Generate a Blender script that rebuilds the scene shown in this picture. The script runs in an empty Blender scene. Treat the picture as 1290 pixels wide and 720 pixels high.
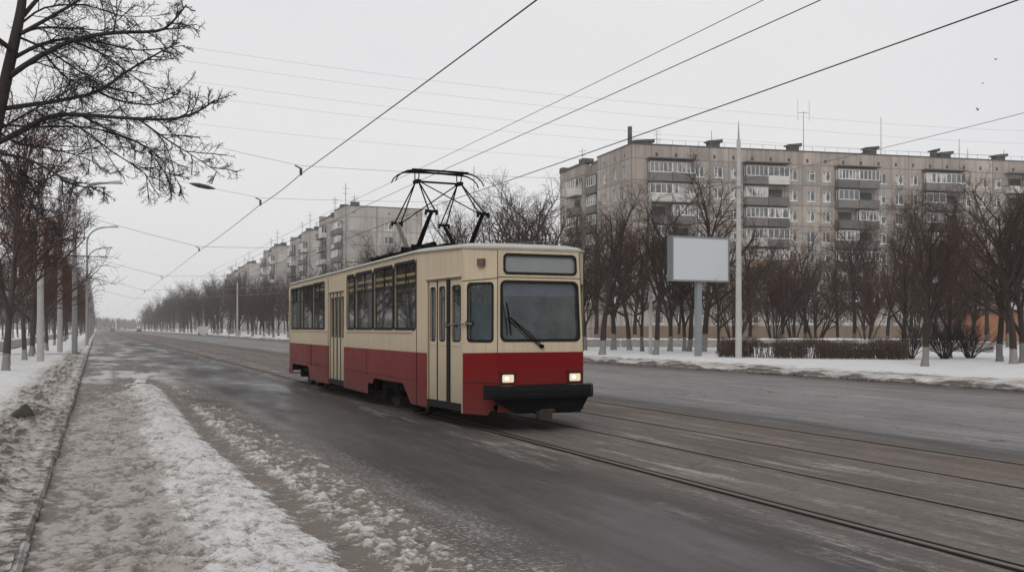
import bpy, math, random
import numpy as np
from mathutils import Vector
from mathutils.geometry import tessellate_polygon

SC = bpy.context.scene
COL = SC.collection
# ------------------------------------------------------------------ frame: road runs along +Y, camera at the origin
F, CX, HY, H = 1200.0, 645.0, 413.0, 1.67
TH = math.atan((645.0 - 122.0) / F)
CT, ST = math.cos(TH), math.sin(TH)

def c2w(X, Z):
    return (X * CT + Z * ST, -X * ST + Z * CT)

def gp(px, py, z=0.0):
    Z = F * (H - z) / (py - HY)
    x, y = c2w((px - CX) / F * Z, Z)
    return Vector((x, y, z))

def pt(px, py, Z):
    x, y = c2w((px - CX) / F * Z, Z)
    return Vector((x, y, H + (HY - py) / F * Z))

# ------------------------------------------------------------------ mesh builder
class MB:
    def __init__(s):
        s.v = []; s.f = []; s.m = []; s.sm = []
    def add(s, vs, fs, mi=0, smooth=False):
        o = len(s.v)
        s.v.extend([tuple(p) for p in vs])
        for f in fs:
            s.f.append(tuple(i + o for i in f)); s.m.append(mi); s.sm.append(smooth)
    def box(s, x0, x1, y0, y1, z0, z1, mi=0):
        vs = [(x0,y0,z0),(x1,y0,z0),(x1,y1,z0),(x0,y1,z0),(x0,y0,z1),(x1,y0,z1),(x1,y1,z1),(x0,y1,z1)]
        s.add(vs, [(0,3,2,1),(4,5,6,7),(0,1,5,4),(1,2,6,5),(2,3,7,6),(3,0,4,7)], mi)
    def obox(s, c, ux, uy, uz, hx, hy, hz, mi=0):
        c = Vector(c); ux = Vector(ux) * hx; uy = Vector(uy) * hy; uz = Vector(uz) * hz
        vs = [c + a*ux + b*uy + d*uz for d in (-1,1) for a, b in ((-1,-1),(1,-1),(1,1),(-1,1))]
        s.add(vs, [(0,3,2,1),(4,5,6,7),(0,1,5,4),(1,2,6,5),(2,3,7,6),(3,0,4,7)], mi)
    def tube(s, pts, rad, n=6, mi=0, cap=True, smooth=True):
        P = [Vector(p) for p in pts]
        if not hasattr(rad, '__len__'): rad = [rad] * len(P)
        vs = []; fs = []
        prev = None
        for i, p in enumerate(P):
            d = (P[min(i+1, len(P)-1)] - P[max(i-1, 0)])
            if d.length < 1e-9: d = Vector((0,0,1))
            d.normalize()
            if prev is None:
                a = d.cross(Vector((0,0,1)) if abs(d.z) < .9 else Vector((1,0,0))); a.normalize()
            else:
                a = prev - d * prev.dot(d)
                if a.length < 1e-6: a = d.cross(Vector((0,0,1)) if abs(d.z) < .9 else Vector((1,0,0)))
                a.normalize()
            prev = a; b = d.cross(a)
            for k in range(n):
                t = 2 * math.pi * k / n
                vs.append(p + (a * math.cos(t) + b * math.sin(t)) * rad[i])
        for i in range(len(P) - 1):
            for k in range(n):
                k2 = (k + 1) % n
                fs.append((i*n + k, i*n + k2, (i+1)*n + k2, (i+1)*n + k))
        s.add(vs, fs, mi, smooth)
        if cap:
            o = len(P) * n - n
            s.add(vs[:n], [tuple(range(n - 1, -1, -1))], mi); s.add(vs[o:], [tuple(range(n))], mi)
    def cyl(s, p0, p1, r0, r1=None, n=12, mi=0, smooth=True):
        s.tube([p0, p1], [r0, r0 if r1 is None else r1], n, mi, True, smooth)
    def ring(s, outer, inner, f3, mi=0):
        n = len(outer)
        vs = [f3(*p) for p in outer] + [f3(*p) for p in inner]
        s.add(vs, [(i, (i+1) % n, n + (i+1) % n, n + i) for i in range(n)], mi)
    def build(s, name, mats, parent=None, loc=None):
        me = bpy.data.meshes.new(name)
        me.from_pydata(s.v, [], s.f)
        if not isinstance(mats, (list, tuple)): mats = [mats]
        for m in mats: me.materials.append(m)
        me.polygons.foreach_set('material_index', s.m)
        me.polygons.foreach_set('use_smooth', s.sm)
        me.update()
        o = bpy.data.objects.new(name, me); COL.objects.link(o)
        if parent is not None: o.parent = parent
        if loc is not None: o.location = loc
        return o

def tag(o, label=None, cat=None, group=None, kind=None):
    if label: o['label'] = label
    if cat: o['category'] = cat
    if group: o['group'] = group
    if kind: o['kind'] = kind
    return o

def thing(name, label, cat, loc=(0,0,0), rz=0.0, group=None):
    o = bpy.data.objects.new(name, None); COL.objects.link(o)
    o.location = loc; o.rotation_euler = (0, 0, rz)
    o.empty_display_size = .3
    return tag(o, label, cat, group)

def copy_tree(o, parent=None):
    c = o.copy(); COL.objects.link(c); c.parent = parent
    for ch in o.children: copy_tree(ch, c)
    return c

# ------------------------------------------------------------------ materials
class NG:
    def __init__(s, mat):
        s.nt = mat.node_tree; s.N = s.nt.nodes; s.L = s.nt.links
    def n(s, typ, props=None, **ins):
        nd = s.N.new(typ)
        for k, v in (props or {}).items(): setattr(nd, k, v)
        for k, v in ins.items():
            key = int(k[1:]) if (k[0] == 'i' and k[1:].isdigit()) else k.replace('_', ' ')
            sock = nd.inputs[key]
            if hasattr(v, 'is_output') or isinstance(v, bpy.types.NodeSocket): s.L.new(v, sock)
            else: sock.default_value = v
        return nd
    def math(s, op, a, b=0.0, c=None, clamp=False):
        nd = s.N.new('ShaderNodeMath'); nd.operation = op; nd.use_clamp = clamp
        for i, v in enumerate((a, b, c)):
            if v is None: continue
            if isinstance(v, bpy.types.NodeSocket): s.L.new(v, nd.inputs[i])
            else: nd.inputs[i].default_value = v
        return nd.outputs[0]
    def coord(s, kind='Object'):
        return s.N.new('ShaderNodeTexCoord').outputs[kind]
    def mapped(s, vec, scale=(1,1,1), loc=(0,0,0)):
        return s.n('ShaderNodeMapping', None, Vector=vec, Scale=scale, Location=loc).outputs[0]
    def noise(s, vec, scale, detail=4.0, rough=.55, dist=0.0):
        return s.n('ShaderNodeTexNoise', None, Vector=vec, Scale=scale, Detail=detail, Roughness=rough, Distortion=dist).outputs['Fac']
    def ramp(s, fac, stops, interp='LINEAR'):
        nd = s.N.new('ShaderNodeValToRGB'); cr = nd.color_ramp; cr.interpolation = interp
        while len(cr.elements) < len(stops): cr.elements.new(.5)
        while len(cr.elements) > len(stops): cr.elements.remove(cr.elements[-1])
        for e, (p, c) in zip(cr.elements, stops):
            e.position = p
            e.color = (c, c, c, 1) if not hasattr(c, '__len__') else (c[0], c[1], c[2], 1)
        s.L.new(fac, nd.inputs[0])
        return nd.outputs[0]
    def mix(s, fac, a, b, mode='MIX'):
        nd = s.N.new('ShaderNodeMix'); nd.data_type = 'RGBA'; nd.blend_type = mode
        for idx, v in ((0, fac), (6, a), (7, b)):
            if isinstance(v, bpy.types.NodeSocket): s.L.new(v, nd.inputs[idx])
            elif idx == 0: nd.inputs[0].default_value = v
            else: nd.inputs[idx].default_value = (v[0], v[1], v[2], 1) if hasattr(v, '__len__') else (v, v, v, 1)
        return nd.outputs[2]
    def sep(s, vec):
        return s.n('ShaderNodeSeparateXYZ', None, Vector=vec).outputs
    def bump(s, h, strength=.5, dist=.02):
        return s.n('ShaderNodeBump', None, Height=h, Strength=strength, Distance=dist).outputs[0]

def new_mat(name):
    m = bpy.data.materials.new(name); m.use_nodes = True
    b = m.node_tree.nodes['Principled BSDF']
    return m, NG(m), b

def setp(g, b, **kw):
    for k, v in kw.items():
        k = k.replace('_', ' ')
        if isinstance(v, bpy.types.NodeSocket): g.L.new(v, b.inputs[k])
        elif hasattr(v, '__len__') and len(v) == 3: b.inputs[k].default_value = (v[0], v[1], v[2], 1)
        else: b.inputs[k].default_value = v

def simple(name, col, rough=.6, var=.25, scale=3.0, metal=0.0, bump=0.0, bscale=40.0, rnd=0.0, spec=.5):
    m, g, b = new_mat(name)
    co = g.coord()
    nz = g.noise(co, scale, 5.0, .6)
    c = g.mix(nz, [x * (1 - var) for x in col], [min(1, x * (1 + var)) for x in col])
    if rnd:
        oi = g.N.new('ShaderNodeObjectInfo').outputs['Random']
        f = g.math('ADD', g.math('MULTIPLY', oi, rnd), 1 - rnd / 2)
        c = g.mix(1.0, c, g.n('ShaderNodeCombineColor', None, Red=f, Green=f, Blue=f).outputs[0], 'MULTIPLY')
    setp(g, b, Base_Color=c, Roughness=rough, Metallic=metal)
    b.inputs['Specular IOR Level'].default_value = spec
    if bump:
        setp(g, b, Normal=g.bump(g.noise(co, bscale, 3.0), bump, .01))
    return m

def mat_paint(name, col, grime=.35, top=1.6):
    """old tram enamel: uneven paint, rain streaks, splash dirt thicker on the skirts"""
    m, g, b = new_mat(name)
    co = g.coord(); xyz = g.sep(co)
    big = g.noise(co, 1.3, 5.0, .6)
    streak = g.noise(g.mapped(co, (7, 7, .5)), 1.6, 5.0, .65)
    c = g.mix(big, [x * .9 for x in col], [min(1, x * 1.08) for x in col])
    st = g.math('MULTIPLY', g.ramp(streak, [(.48, 0.0), (.75, 1.0)]), .38)
    c = g.mix(st, c, [x * .45 + .02 for x in col])
    low = g.math('SUBTRACT', 1.0, g.math('DIVIDE', xyz['Z'], top), clamp=True)
    blot = g.noise(g.mapped(co, (1, 1, 2.2)), 2.6, 6.0, .7)
    d = g.math('MULTIPLY', g.math('MULTIPLY', low, g.math('ADD', blot, .35)), grime * 2.2, clamp=True)
    c = g.mix(d, c, (.062, .044, .037))
    dustf = g.math('MULTIPLY', g.math('MULTIPLY', g.math('GREATER_THAN', xyz['Y'], .68), g.ramp(g.noise(co, 1.7, 6.0, .7), [(.3, .35), (.7, 1.0)])), .08)
    c = g.mix(dustf, c, (.25, .20, .175))
    sp = g.ramp(g.noise(co, 28.0, 3.0, .6), [(.66, 0.0), (.74, 1.0)])
    c = g.mix(g.math('MULTIPLY', sp, .35), c, (.09, .065, .05))
    setp(g, b, Base_Color=c, Roughness=g.math('ADD', g.math('MULTIPLY', big, .25), .3))
    b.inputs['Specular IOR Level'].default_value = .13
    setp(g, b, Normal=g.bump(g.noise(co, 2.2, 2.0), .16, .03))
    return m

def mat_glass(name, tint, refl=1.0, rough=.02, dust=(.2, .19, .18), dk=.45):
    m = bpy.data.materials.new(name); m.use_nodes = True
    g = NG(m); g.N.remove(g.N['Principled BSDF'])
    out = g.N['Material Output']
    dirt = g.noise(g.coord(), 3.0, 5.0, .65)
    t = g.n('ShaderNodeBsdfTransparent', None, Color=(tint[0], tint[1], tint[2], 1)).outputs[0]
    gl = g.n('ShaderNodeBsdfGlossy', None, Color=(.9, .93, .95, 1), Roughness=rough).outputs[0]
    df = g.n('ShaderNodeBsdfDiffuse', None, Color=(*dust, 1)).outputs[0]
    back = g.n('ShaderNodeNewGeometry').outputs['Backfacing']
    fr = g.n('ShaderNodeFresnel', None, IOR=g.math('SUBTRACT', 1.5, g.math('MULTIPLY', back, 1.5 - 1 / 1.5))).outputs[0]
    mx = g.n('ShaderNodeMixShader', None, Fac=g.math('MULTIPLY', fr, refl, clamp=True), i1=t, i2=gl).outputs[0]
    mx2 = g.n('ShaderNodeMixShader', None, Fac=g.math('MULTIPLY', g.ramp(dirt, [(.35, .1), (.75, .6)]), dk), i1=mx, i2=df).outputs[0]
    g.L.new(mx2, out.inputs['Surface'])
    return m

def mat_kerb():
    m, g, b = new_mat('kerb_stone')
    co = g.coord(); n1 = g.noise(co, 5.0, 7.0, .7); n2 = g.noise(co, 24.0, 4.0, .65)
    c = g.ramp(n1, [(.36, (.035, .029, .025)), (.5, (.115, .10, .088)), (.62, (.20, .18, .165))])
    up = g.sep(g.n('ShaderNodeNewGeometry').outputs['Normal'])['Z']
    k = g.math('MULTIPLY', g.ramp(g.math('ADD', g.math('MULTIPLY', g.noise(co, 2.6, 6.0, .65), .7), g.math('MULTIPLY', n2, .3)), [(.47, 0.0), (.56, 1.0)]), g.ramp(up, [(.5, 0.0), (.9, 1.0)]))
    c = g.mix(g.math('MULTIPLY', k, .8), c, (.46, .44, .42))
    setp(g, b, Base_Color=c, Roughness=.9, Normal=g.bump(g.math('ADD', n1, g.math('MULTIPLY', n2, .5)), .9, .03))
    b.inputs['Specular IOR Level'].default_value = .2
    return m

def mat_bark(name, col, white=None, rnd=.3):
    m, g, b = new_mat(name)
    co = g.coord(); xyz = g.sep(co)
    nz = g.noise(g.mapped(co, (9, 9, 1.6)), 2.0, 5.0, .65)
    c = g.mix(nz, [x * .55 for x in col], [x * 1.5 for x in col])
    oi = g.N.new('ShaderNodeObjectInfo').outputs['Random']
    f = g.math('ADD', g.math('MULTIPLY', oi, rnd), 1 - rnd / 2)
    c = g.mix(1.0, c, g.n('ShaderNodeCombineColor', None, Red=f, Green=f, Blue=f).outputs[0], 'MULTIPLY')
    if white:
        edge = g.math('ADD', xyz['Z'], g.math('MULTIPLY', g.noise(co, 9.0, 3.0), .16))
        edge = g.math('ADD', edge, g.math('MULTIPLY', oi, .25))
        w = g.math('LESS_THAN', edge, white)
        flake = g.ramp(g.noise(g.mapped(co, (6, 6, 2)), 3.0, 5.0, .65), [(.3, .6), (.6, .95)])
        lvl = g.math('ADD', g.math('MULTIPLY', oi, .14), .13)
        lime = g.n('ShaderNodeCombineColor', None, Red=g.math('MULTIPLY', lvl, 1.04), Green=lvl, Blue=g.math('MULTIPLY', lvl, .95)).outputs[0]
        c = g.mix(g.math('MULTIPLY', w, flake), c, lime)
    setp(g, b, Base_Color=c, Roughness=.9, Normal=g.bump(nz, .6, .03))
    b.inputs['Specular IOR Level'].default_value = .15
    return m

def mat_emit(name, col, strength):
    m, g, b = new_mat(name)
    nz = g.noise(g.coord(), 30.0, 2.0)
    e = g.mix(nz, [c * .75 for c in col], col)
    setp(g, b, Base_Color=(.6, .58, .5), Emission_Color=e, Emission_Strength=strength, Roughness=.2)
    return m

M = {}
M['cream'] = mat_paint('cream_enamel', (.51, .42, .30), .26, 1.5)
M['red'] = mat_paint('red_enamel', (.165, .0036, .0044), .34, 1.1)
M['roofpaint'] = simple('grey_roof_paint', (.40, .385, .35), .7, .3, 2.0)
M['rubber'] = simple('black_rubber', (.010, .010, .010), .6, .4, 6, spec=.15)
M['blackmetal'] = simple('black_sooty_metal', (.005, .0045, .0045), .8, .5, 6, bump=.3, spec=.08)
M['bumper'] = simple('bumper_black', (.006, .006, .0065), .5, .45, 3, spec=.10)
M['steel'] = simple('worn_steel', (.20, .19, .18), .4, .3, 8, metal=.8)
M['rust'] = simple('rusty_dark_steel', (.040, .030, .025), .8, .5, 8, bump=.3, spec=.15)
M['brownarm'] = simple('brown_painted_tube', (.10, .075, .06), .6, .3, 8)
M['glass'] = mat_glass('tram_glass', (.34, .385, .37), 1.0)
M['wglass'] = mat_glass('windscreen_glass', (.50, .53, .53), 1.4, dust=(.25, .28, .285), dk=.5)
M['farglass'] = mat_glass('dark_tint_glass', (.16, .19, .185), 1.0, dk=.2)  # darker tint: dimness of the cabin put into the glass colour
M['cabglass'] = mat_glass('cab_glass', (.55, .62, .63), 1.0, dust=(.15, .20, .21), dk=.5)
M['signglass'] = simple('route_board', (.20, .215, .21), .25, .2, 1.5)
M['seat'] = simple('dark_seat_vinyl', (.03, .028, .03), .6)
M['teal'] = simple('teal_seat_vinyl', (.02, .09, .12), .6)
M['inner'] = simple('interior_panel', (.20, .195, .17), .7, .15)
M['innerdark'] = simple('interior_floor', (.035, .03, .028), .8)
M['visor'] = simple('blue_sun_visor', (.14, .175, .28), .5, .1)
M['lampstrip'] = mat_emit('warm_ceiling_tube', (1.0, .66, .28), .55)
M['headlight'] = mat_emit('warm_headlight', (1.0, .66, .36), .5)
M['headcore'] = mat_emit('headlight_filament', (1.0, .80, .52), 2.2)
M['amber'] = simple('brown_marker_lens', (.09, .055, .04), .3, .3)
M['concrete_pole'] = simple('pole_concrete', (.36, .35, .335), .85, .28, 4.0, bump=.3, rnd=.2)
M['lamp_metal'] = simple('lamp_post_metal', (.24, .24, .24), .6, .2, 4.0, rnd=.2)
M['lamphead'] = simple('lamp_head_grey', (.30, .30, .30), .5, .15)
M['billboard'] = simple('blank_billboard_sheet', (.50, .525, .545), .5, .04, .8)
M['billframe'] = simple('billboard_frame', (.17, .18, .185), .55, .15)
M['billpole'] = simple('billboard_pole', (.21, .225, .235), .55, .2)
M['wire'] = simple('wire_dark', (.02, .02, .02), .6, .1)
M['farwire'] = simple('wire_grey', (.24, .24, .245), .6, .1)
M['insul'] = simple('insulator_dark', (.03, .027, .025), .4, .2)
M['bird'] = simple('bird_feathers', (.03, .03, .032), .8, .3)
M['clod'] = simple('frozen_dirt', (.055, .047, .042), .95, .5, 14, bump=.8, bscale=30)
M['bark'] = mat_bark('bark_whitewashed', (.034, .026, .022), 1.45)
M['barkdark'] = mat_bark('bark_dark', (.038, .032, .029), None)
M['barkgrey'] = mat_bark('bark_grey_base', (.060, .052, .047), 1.0, .2)
M['birch'] = mat_bark('birch_bark', (.30, .285, .265), None)
M['twig'] = mat_bark('twig_brown', (.058, .036, .028), None)
M['twigred'] = mat_bark('twig_reddish', (.080, .040, .029), None)
M['twigdark'] = mat_bark('twig_dark', (.030, .027, .026), None)
M['hedge'] = mat_bark('hedge_twig', (.085, .058, .048), None)
M['snowcap'] = simple('snow_cap', (.70, .70, .71), .85, .08, 4.0, bump=.4)
M['lowwall'] = simple('low_wall_concrete', (.27, .255, .24), .9, .35, 1.5, bump=.4)
M['orange'] = simple('orange_brick', (.25, .105, .05), .85, .3, 6.0)
M['ochre'] = simple('ochre_plinth', (.165, .115, .075), .9, .35, .6)
M['kerb'] = mat_kerb()
M['carwhite'] = simple('pale_car_paint', (.42, .42, .42), .4, .1)
M['cardark'] = simple('dark_car_paint', (.05, .05, .055), .4, .2)
M['winframe'] = simple('white_window_frame', (.66, .65, .63), .6, .12, 1.0, rnd=.3)
M['roofdark'] = simple('roof_felt', (.06, .056, .053), .9, .4, 2.0)
M['antenna'] = simple('antenna_metal', (.12, .12, .12), .6, .2)

def mat_wall(name, col, jy, jz, z0=0.0):
    """large-panel concrete: panel joints, rain stains, blotches; coordinates are the wall object's own"""
    m, g, b = new_mat(name)
    co = g.coord(); xyz = g.sep(co)
    u = g.math('ADD', xyz['X'], g.math('MULTIPLY', xyz['Y'], 1.0))
    pu = g.math('FLOOR', g.math('DIVIDE', u, jy)); pz = g.math('FLOOR', g.math('DIVIDE', g.math('SUBTRACT', xyz['Z'], z0), jz))
    wn = g.n('ShaderNodeTexWhiteNoise', {'noise_dimensions': '2D'}, Vector=g.n('ShaderNodeCombineXYZ', None, X=pu, Y=pz).outputs[0]).outputs['Value']
    big = g.noise(g.mapped(co, (.16, .16, .2)), 1.0, 6.0, .65)
    st = g.noise(g.mapped(co, (1.1, 1.1, .09)), 1.0, 5.0, .65)
    f = g.math('ADD', g.math('MULTIPLY', wn, .34), g.math('ADD', g.math('MULTIPLY', g.ramp(big, [(.32, 0.0), (.68, 1.0)]), .36), .56))
    c = g.mix(1.0, col, g.n('ShaderNodeCombineColor', None, Red=f, Green=f, Blue=f).outputs[0], 'MULTIPLY')
    c = g.mix(g.math('MULTIPLY', g.ramp(st, [(.46, 0.0), (.66, 1.0)]), .62), c, [x * .42 for x in col])
    fu = g.math('FRACT', g.math('DIVIDE', u, jy)); fz = g.math('FRACT', g.math('DIVIDE', g.math('SUBTRACT', xyz['Z'], z0), jz))
    nw = g.math('MULTIPLY', g.noise(g.mapped(co, (.9, .9, .9)), 1.0, 3.0), .10)
    j1 = g.math('LESS_THAN', fu, nw); j2 = g.math('LESS_THAN', fz, g.math('MULTIPLY', nw, 1.1))
    j = g.math('MAXIMUM', j1, j2)
    c = g.mix(g.math('MULTIPLY', j, .7), c, [x * .36 for x in col])
    fine = g.noise(co, 2.5, 5.0, .7)
    c = g.mix(g.math('MULTIPLY', fine, .25), c, [x * .6 for x in col])
    setp(g, b, Base_Color=c, Roughness=.92)
    b.inputs['Specular IOR Level'].default_value = .2
    return m
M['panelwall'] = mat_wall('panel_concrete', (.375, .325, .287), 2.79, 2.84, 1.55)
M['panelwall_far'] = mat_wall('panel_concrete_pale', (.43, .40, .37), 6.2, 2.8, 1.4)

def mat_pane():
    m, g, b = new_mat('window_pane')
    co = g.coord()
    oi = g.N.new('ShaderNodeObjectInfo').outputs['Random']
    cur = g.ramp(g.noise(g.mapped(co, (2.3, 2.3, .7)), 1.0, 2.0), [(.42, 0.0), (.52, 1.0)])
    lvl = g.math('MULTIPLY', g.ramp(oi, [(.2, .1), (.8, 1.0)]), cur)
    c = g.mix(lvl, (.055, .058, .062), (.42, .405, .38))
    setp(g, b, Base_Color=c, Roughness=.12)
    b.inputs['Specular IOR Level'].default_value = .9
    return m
M['pane'] = mat_pane()
M['balcony'] = simple('balcony_panel', (.115, .105, .096), .85, .35, .8, rnd=.55)
M['balcony_pale'] = simple('balcony_panel_pale', (.48, .46, .43), .8, .2, .8, rnd=.2)
M['balcony_tan'] = simple('balcony_panel_tan', (.34, .25, .15), .8, .2, .8)
M['slab'] = simple('balcony_slab', (.10, .092, .085), .9, .3, 1.0)
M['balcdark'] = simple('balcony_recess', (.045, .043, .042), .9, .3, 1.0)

# ------------------------------------------------------------------ value noise in numpy (for real bumps in the snow)
_rs = np.random.RandomState(5)
_T = _rs.rand(256, 256)
def vnoise(x, y):
    xi = np.floor(x).astype(int); yi = np.floor(y).astype(int)
    fx = x - xi; fy = y - yi
    fx = fx * fx * (3 - 2 * fx); fy = fy * fy * (3 - 2 * fy)
    a = _T[xi & 255, yi & 255]; b = _T[(xi + 1) & 255, yi & 255]
    c = _T[xi & 255, (yi + 1) & 255]; d = _T[(xi + 1) & 255, (yi + 1) & 255]
    return (a * (1 - fx) + b * fx) * (1 - fy) + (c * (1 - fx) + d * fx) * fy
def fbm(x, y, o=4, g=.5):
    s = 0; a = 1; t = 0
    for i in range(o):
        s = s + a * vnoise(x * 2 ** i + 17.3 * i, y * 2 ** i + 9.1 * i); t += a; a *= g
    return s / t
def sstep(a, b, x):
    t = np.clip((x - a) / (b - a), 0, 1); return t * t * (3 - 2 * t)

def grid_mesh(name, xs, ys, zfun, mat, attrs=None):
    X, Y = np.meshgrid(xs, ys)
    Zv, at = zfun(X, Y)
    nx, ny = len(xs), len(ys)
    me = bpy.data.meshes.new(name)
    co = np.stack([X, Y, Zv], -1).reshape(-1, 3).astype(np.float32)
    idx = np.arange(nx * ny).reshape(ny, nx)
    q = np.stack([idx[:-1, :-1], idx[:-1, 1:], idx[1:, 1:], idx[1:, :-1]], -1).reshape(-1, 4)
    me.vertices.add(len(co)); me.vertices.foreach_set('co', co.ravel())
    me.loops.add(q.size); me.loops.foreach_set('vertex_index', q.ravel().astype(np.int32))
    me.polygons.add(len(q)); me.polygons.foreach_set('loop_start', (np.arange(len(q)) * 4).astype(np.int32))
    me.polygons.foreach_set('use_smooth', np.ones(len(q), dtype=bool))
    me.update(calc_edges=True); me.validate()
    for k, v in at.items():
        a = me.attributes.new(k, 'FLOAT', 'POINT'); a.data.foreach_set('value', v.ravel().astype(np.float32))
    me.materials.append(mat)
    o = bpy.data.objects.new(name, me); COL.objects.link(o)
    return o
HAZE, CLOUD, EXPO = .00045, 8.45, 0.0
# ------------------------------------------------------------------ ground materials
def mat_road():
    m, g, b = new_mat('road_asphalt')
    co = g.coord(); xyz = g.sep(co)
    wob = g.noise(g.mapped(co, (.25, .05, 1)), 1.0, 3.0)
    wob2 = g.noise(g.mapped(co, (2.2, .5, 1)), 1.0, 4.0)
    x = g.math('ADD', xyz['X'], g.math('ADD', g.math('MULTIPLY', g.math('SUBTRACT', wob, .5), .9), g.math('MULTIPLY', g.math('SUBTRACT', wob2, .5), .35)))
    t = g.math('DIVIDE', x, 24.0)
    P = lambda v: v / 24.0
    base = g.ramp(t, [(0.0, (.115, .100, .088)), (P(2.7), (.080, .070, .062)), (P(3.1), (.046, .042, .0395)), (P(4.4), (.046, .0425, .040)),
                      (P(4.95), (.036, .032, .0295)), (P(5.5), (.080, .068, .059)), (P(6.6), (.105, .088, .075)), (P(7.9), (.088, .073, .063)), (P(8.7), (.105, .087, .074)),
                      (P(9.6), (.100, .076, .060)), (P(10.7), (.075, .063, .054)), (P(11.3), (.055, .051, .048)), (P(12.0), (.135, .132, .129)), (P(17), (.155, .151, .147)),
                      (P(20.6), (.13, .124, .117)), (P(21.5), (.07, .06, .052))])
    C = lambda fac, a=.34, b_=.66: g.ramp(fac, [(a, 0.0), (b_, 1.0)])
    streak = g.noise(g.mapped(co, (5.0, .11, 1)), 1.0, 6.0, .62)
    streak2 = g.noise(g.mapped(co, (1.3, .035, 1), (3, 8, 0)), 1.0, 5.0, .6)
    blot = g.noise(g.mapped(co, (.7, .35, 1)), 1.0, 6.0, .65)
    grain = g.noise(co, 70.0, 2.0, .7)
    grain2 = g.noise(co, 11.0, 6.0, .75)
    mid = g.noise(g.mapped(co, (2.4, 1.3, 1), (7, 3, 0)), 1.0, 7.0, .72)
    f = g.math('ADD', g.math('MULTIPLY', C(streak, .36, .64), .34), g.math('MULTIPLY', C(streak2), .26))
    f = g.math('ADD', f, g.math('ADD', g.math('MULTIPLY', C(blot, .38, .62), .20), g.math('MULTIPLY', C(grain2, .33, .67), .34)))
    f = g.math('ADD', f, g.math('ADD', g.math('MULTIPLY', C(grain, .3, .7), .42), g.math('MULTIPLY', C(mid, .36, .64), .22)))
    f = g.math('ADD', f, .17)
    c = g.mix(1.0, base, g.n('ShaderNodeCombineColor', None, Red=f, Green=f, Blue=f).outputs[0], 'MULTIPLY')
    # cracks and patched seams on the far lanes
    vor = g.n('ShaderNodeTexVoronoi', {'feature': 'DISTANCE_TO_EDGE'}, Vector=g.mapped(g.n('ShaderNodeVectorMath', {'operation': 'ADD'}, i0=co, i1=g.n('ShaderNodeTexNoise', None, Vector=co, Scale=.6, Detail=4.0).outputs['Color']).outputs[0], (.22, .05, 1)), Scale=1.0).outputs['Distance']
    crack = g.math('MULTIPLY', g.math('LESS_THAN', vor, .006), g.math('GREATER_THAN', blot, .5))
    crack = g.math('MULTIPLY', crack, g.ramp(t, [(P(2.6), 0.0), (P(3), .35), (P(11), .5), (P(12), 1.0)]))
    c = g.mix(g.math('MULTIPLY', crack, .7), c, (.02, .018, .017))
    # thin leftovers of snow: frost along the rails, streaks between the tracks, patches by the kerb farther on
    frost_band = g.ramp(t, [(P(2.3), .6), (P(2.7), .25), (P(3.0), .03), (P(4.7), .1), (P(5.2), .75), (P(5.7), .55), (P(6.6), .62), (P(7.3), .6), (P(8.2), .55), (P(9), .34), (P(10.5), .3), (P(11.2), .2), (P(12.2), .45), (P(13.2), .5), (P(14), .15), (P(18), .2), (P(21), .1)])
    fr = g.noise(g.mapped(co, (3.2, .3, 1), (5, 2, 0)), 1.0, 8.0, .74)
    fr = g.math('ADD', fr, g.math('MULTIPLY', g.math('SUBTRACT', grain2, .5), .25))
    fr = g.math('ADD', fr, g.math('MULTIPLY', g.math('SUBTRACT', grain, .5), .30))
    frost = g.math('MULTIPLY', g.ramp(fr, [(.53, 0.0), (.66, 1.0)]), frost_band)
    c = g.mix(g.math('MULTIPLY', frost, .85), c, (.46, .435, .41))
    cb = g.ramp(t, [(P(2.2), 1.0), (P(2.75), .8), (P(3.25), 0.0)])
    crumb = g.math('MULTIPLY', g.ramp(g.math('ADD', g.math('MULTIPLY', g.noise(co, 21.0, 5.0, .72), .75), g.math('MULTIPLY', mid, .25)), [(.52, 0.0), (.60, 1.0)]), cb)
    c = g.mix(g.math('MULTIPLY', crumb, .8), c, (.44, .415, .39))
    # kerb-side ice sheets beyond the shovelled part
    yb = g.ramp(g.math('DIVIDE', xyz['Y'], 400.0), [(.065, 0.0), (.085, 1.0), (.3, 1.0), (.6, .3)])
    xb = g.math('SUBTRACT', 1.0, g.math('DIVIDE', g.math('SUBTRACT', x, 1.5), 1.5), clamp=True)
    pn = g.noise(g.mapped(co, (.55, .13, 1), (1, 4, 0)), 1.0, 5.0, .62)
    ice = g.math('MULTIPLY', g.ramp(g.math('ADD', pn, g.math('MULTIPLY', grain2, .12)), [(.55, 0.0), (.63, 1.0)]), g.math('MULTIPLY', yb, xb))
    c = g.mix(g.math('MULTIPLY', ice, .85), c, (.50, .49, .48))
    speck = g.ramp(g.noise(co, 20.0, 3.0, .6), [(.71, 0.0), (.75, 1.0)])
    c = g.mix(g.math('MULTIPLY', speck, .55), c, (.02, .018, .016))
    wet = g.math('MULTIPLY', g.ramp(t, [(P(2.5), 0.0), (P(3.0), 1.0), (P(4.6), 1.0), (P(5.2), .35), (P(11), .2), (P(12), .5), (P(20), .4)]), g.ramp(g.noise(g.mapped(co, (.5, .12, 1), (9, 1, 0)), 1.0, 5.0, .6), [(.35, 0.0), (.65, 1.0)]))
    rough = g.math('SUBTRACT', .80, g.math('MULTIPLY', wet, .54))
    rough = g.math('ADD', rough, g.math('MULTIPLY', g.math('SUBTRACT', grain, .5), .25))
    setp(g, b, Base_Color=c, Roughness=rough)
    b.inputs['Specular IOR Level'].default_value = .27
    hgt = g.math('ADD', g.math('MULTIPLY', grain, .5), g.math('ADD', g.math('MULTIPLY', grain2, .9), g.math('MULTIPLY', streak, .7)))
    setp(g, b, Normal=g.bump(hgt, .45, .012))
    return m

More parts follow.
